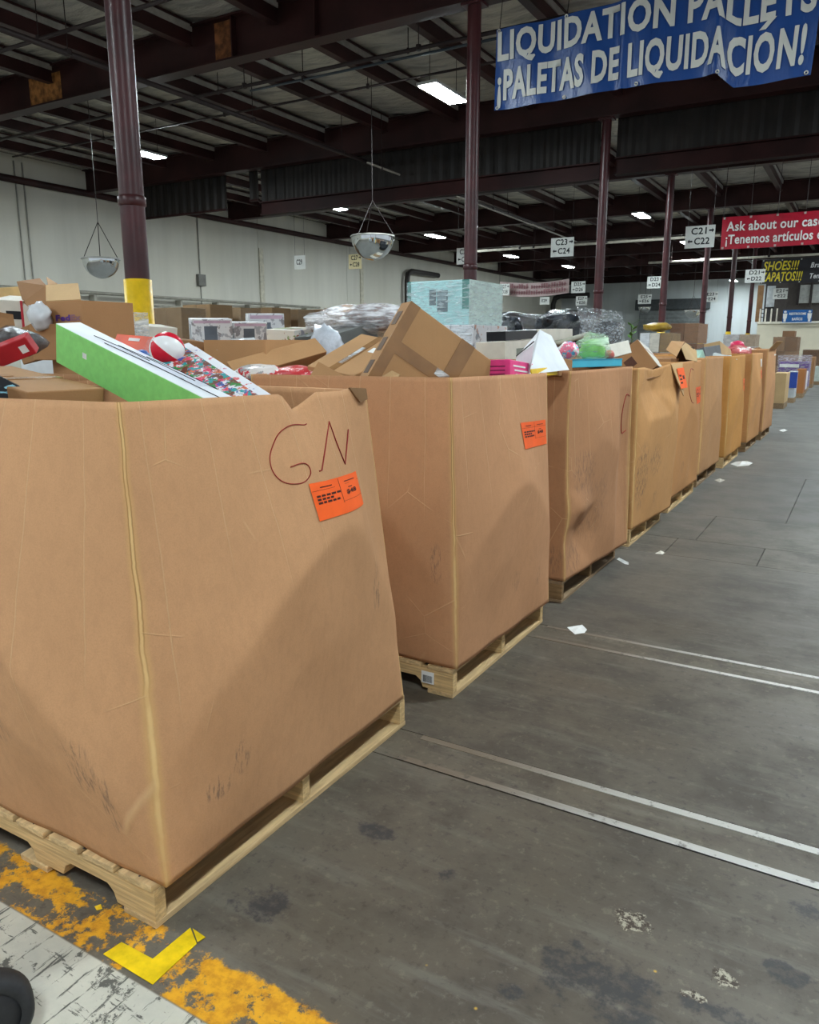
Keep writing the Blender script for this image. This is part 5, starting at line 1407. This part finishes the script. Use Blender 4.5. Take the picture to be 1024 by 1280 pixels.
sg = thing('restroom_sign', 'blue sign with two white figures and the word BAÑOS above the cream wall', 'sign', ((s0.x + s1.x) / 2, 39.8, s0.z))
MB().box((s0.x, 39.77, s0.z), (s1.x, 39.8, s1.z)).build('sign_panel', M((28, 92, 158), .4), sg)
hh = s1.z - s0.z; ww = s1.x - s0.x
MB().box((s0.x - .04, 39.765, s0.z - .03), (s1.x + .9, 39.82, s0.z)).build('bottom_ledge', M_WHITE, sg)
lettering('RESTROOMS', sg, M_WHITE, (s0.x + ww * .22, 39.765, s0.z + hh * .60), EX, EZ, ww * .58, hh * .18, (0, 0, 0), .03)
lettering('BAÑOS', sg, M_WHITE, (s0.x + ww * .33, 39.765, s0.z + hh * .16), EX, EZ, ww * .36, hh * .20, (0, 0, 0), .03)
for cxx in (.08, .92):
    x = s0.x + ww * cxx
    mm = MB().lathe([(.001, hh * .95), (.045, hh * .92), (.06, hh * .85), (.045, hh * .78), (.001, hh * .76)], (x, 39.75, s0.z), 10)
    mm.prism([(-.07, .3), (-.09, .72), (.09, .72), (.07, .3), (.05, .3), (.045, .05), (-.045, .05), (-.05, .3)], (x, 39.765, s0.z), (1, 0, 0), (0, 0, hh), (0, -.01, 0))
    mm.build('person_symbol', M_WHITE, sg)
mm = MB()
for u in (.1, .9): mm.tube([(s0.x + ww * u, 39.785, s1.z), (s0.x + ww * u, 39.785, 6.0)], .01, 4)
mm.build('hanging_wire', M_PIPE, sg)
# ------------------------------------------------------------------ scraps on the floor and the black wheel
def scrap(label, pts, m=M_WHITE, curl=.012):
    w = [P(x, y, Z=.003) for x, y in pts]; c_ = sum(w, V(0, 0, 0)) / len(w); n = len(w)
    vs = [c_ + V(0, 0, curl)] + w + [p + V(0, 0, curl * .35 * (i % 2)) for i, p in enumerate([p.lerp(c_, .5) for p in w])]
    fs = []
    for i in range(n):
        j = (i + 1) % n; fs += [[1 + i, 1 + j, 1 + n + j, 1 + n + i], [1 + n + i, 1 + n + j, 0]]
    o = MB().add(vs, fs).build('paper_scrap', m)
    tag(o, label, 'paper'); return o
scrap('white paper scrap on the floor between the second and third boxes', [(709, 784), (728, 781), (734, 787), (731, 791), (719, 793), (713, 788)])
scrap('thin white strip of litter by the third pallet', [(771, 699), (774, 697), (786, 703), (786, 706), (781, 705)])
scrap('small pale paper scrap beyond the third pallet', [(819, 692), (826, 688), (832, 691), (828, 693)], M_LINEN)
scrap('crumpled white wrapper by the sixth pallet', [(913, 580), (920, 577), (934, 576), (941, 579), (936, 582), (922, 583)], M_WHITE, .03)
scrap('small grey-white scrap beside the sixth pallet', [(893, 600), (900, 598), (907, 600), (900, 603)], M_LINEN)
scrap('far white scrap on the aisle floor', [(974, 538), (980, 536), (985, 538), (979, 540)])
scrap('tiny yellow paint flake lying loose by the tape corner', [(118, 1133), (126, 1130), (128, 1136), (121, 1138)], M_YEL, .003)
wc = P(-22, 1272, Z=.10)
wh = thing('black_wheel', 'black rubber wheel cut off by the lower picture edge on the white paint', 'wheel', (wc.x, wc.y, 0))
wz = .10; fwd = V(_F.x, _F.y, 0).normalized(); ax = (_R * .55 + fwd * -.83).normalized(); ay = V(0, 0, 1).cross(ax).normalized()
def ring(prof, name, m):
    n = 40; vs = []; fs = []
    for (r, z) in prof:
        for k in range(n):
            a = 2 * PI * k / n; vs.append(V(wc.x, wc.y, wz) + ax * z + ay * (r * math.cos(a)) + V(0, 0, r * math.sin(a)))
    for i in range(len(prof) - 1):
        for k in range(n): fs.append([i * n + k, i * n + (k + 1) % n, (i + 1) * n + (k + 1) % n, (i + 1) * n + k])
    return MB().add(vs, fs).build(name, m, wh, smooth=True)
ring([(.072, -.03), (.09, -.032), (.099, -.02), (.10, 0), (.099, .02), (.09, .032), (.072, .03), (.072, -.03)], 'tyre', M((44, 44, 46), .6, .15, 30))
ring([(.001, -.022), (.03, -.024), (.073, -.026), (.073, .026), (.03, .024), (.001, .022)], 'hub', M((46, 46, 48), .6, .15, 20))
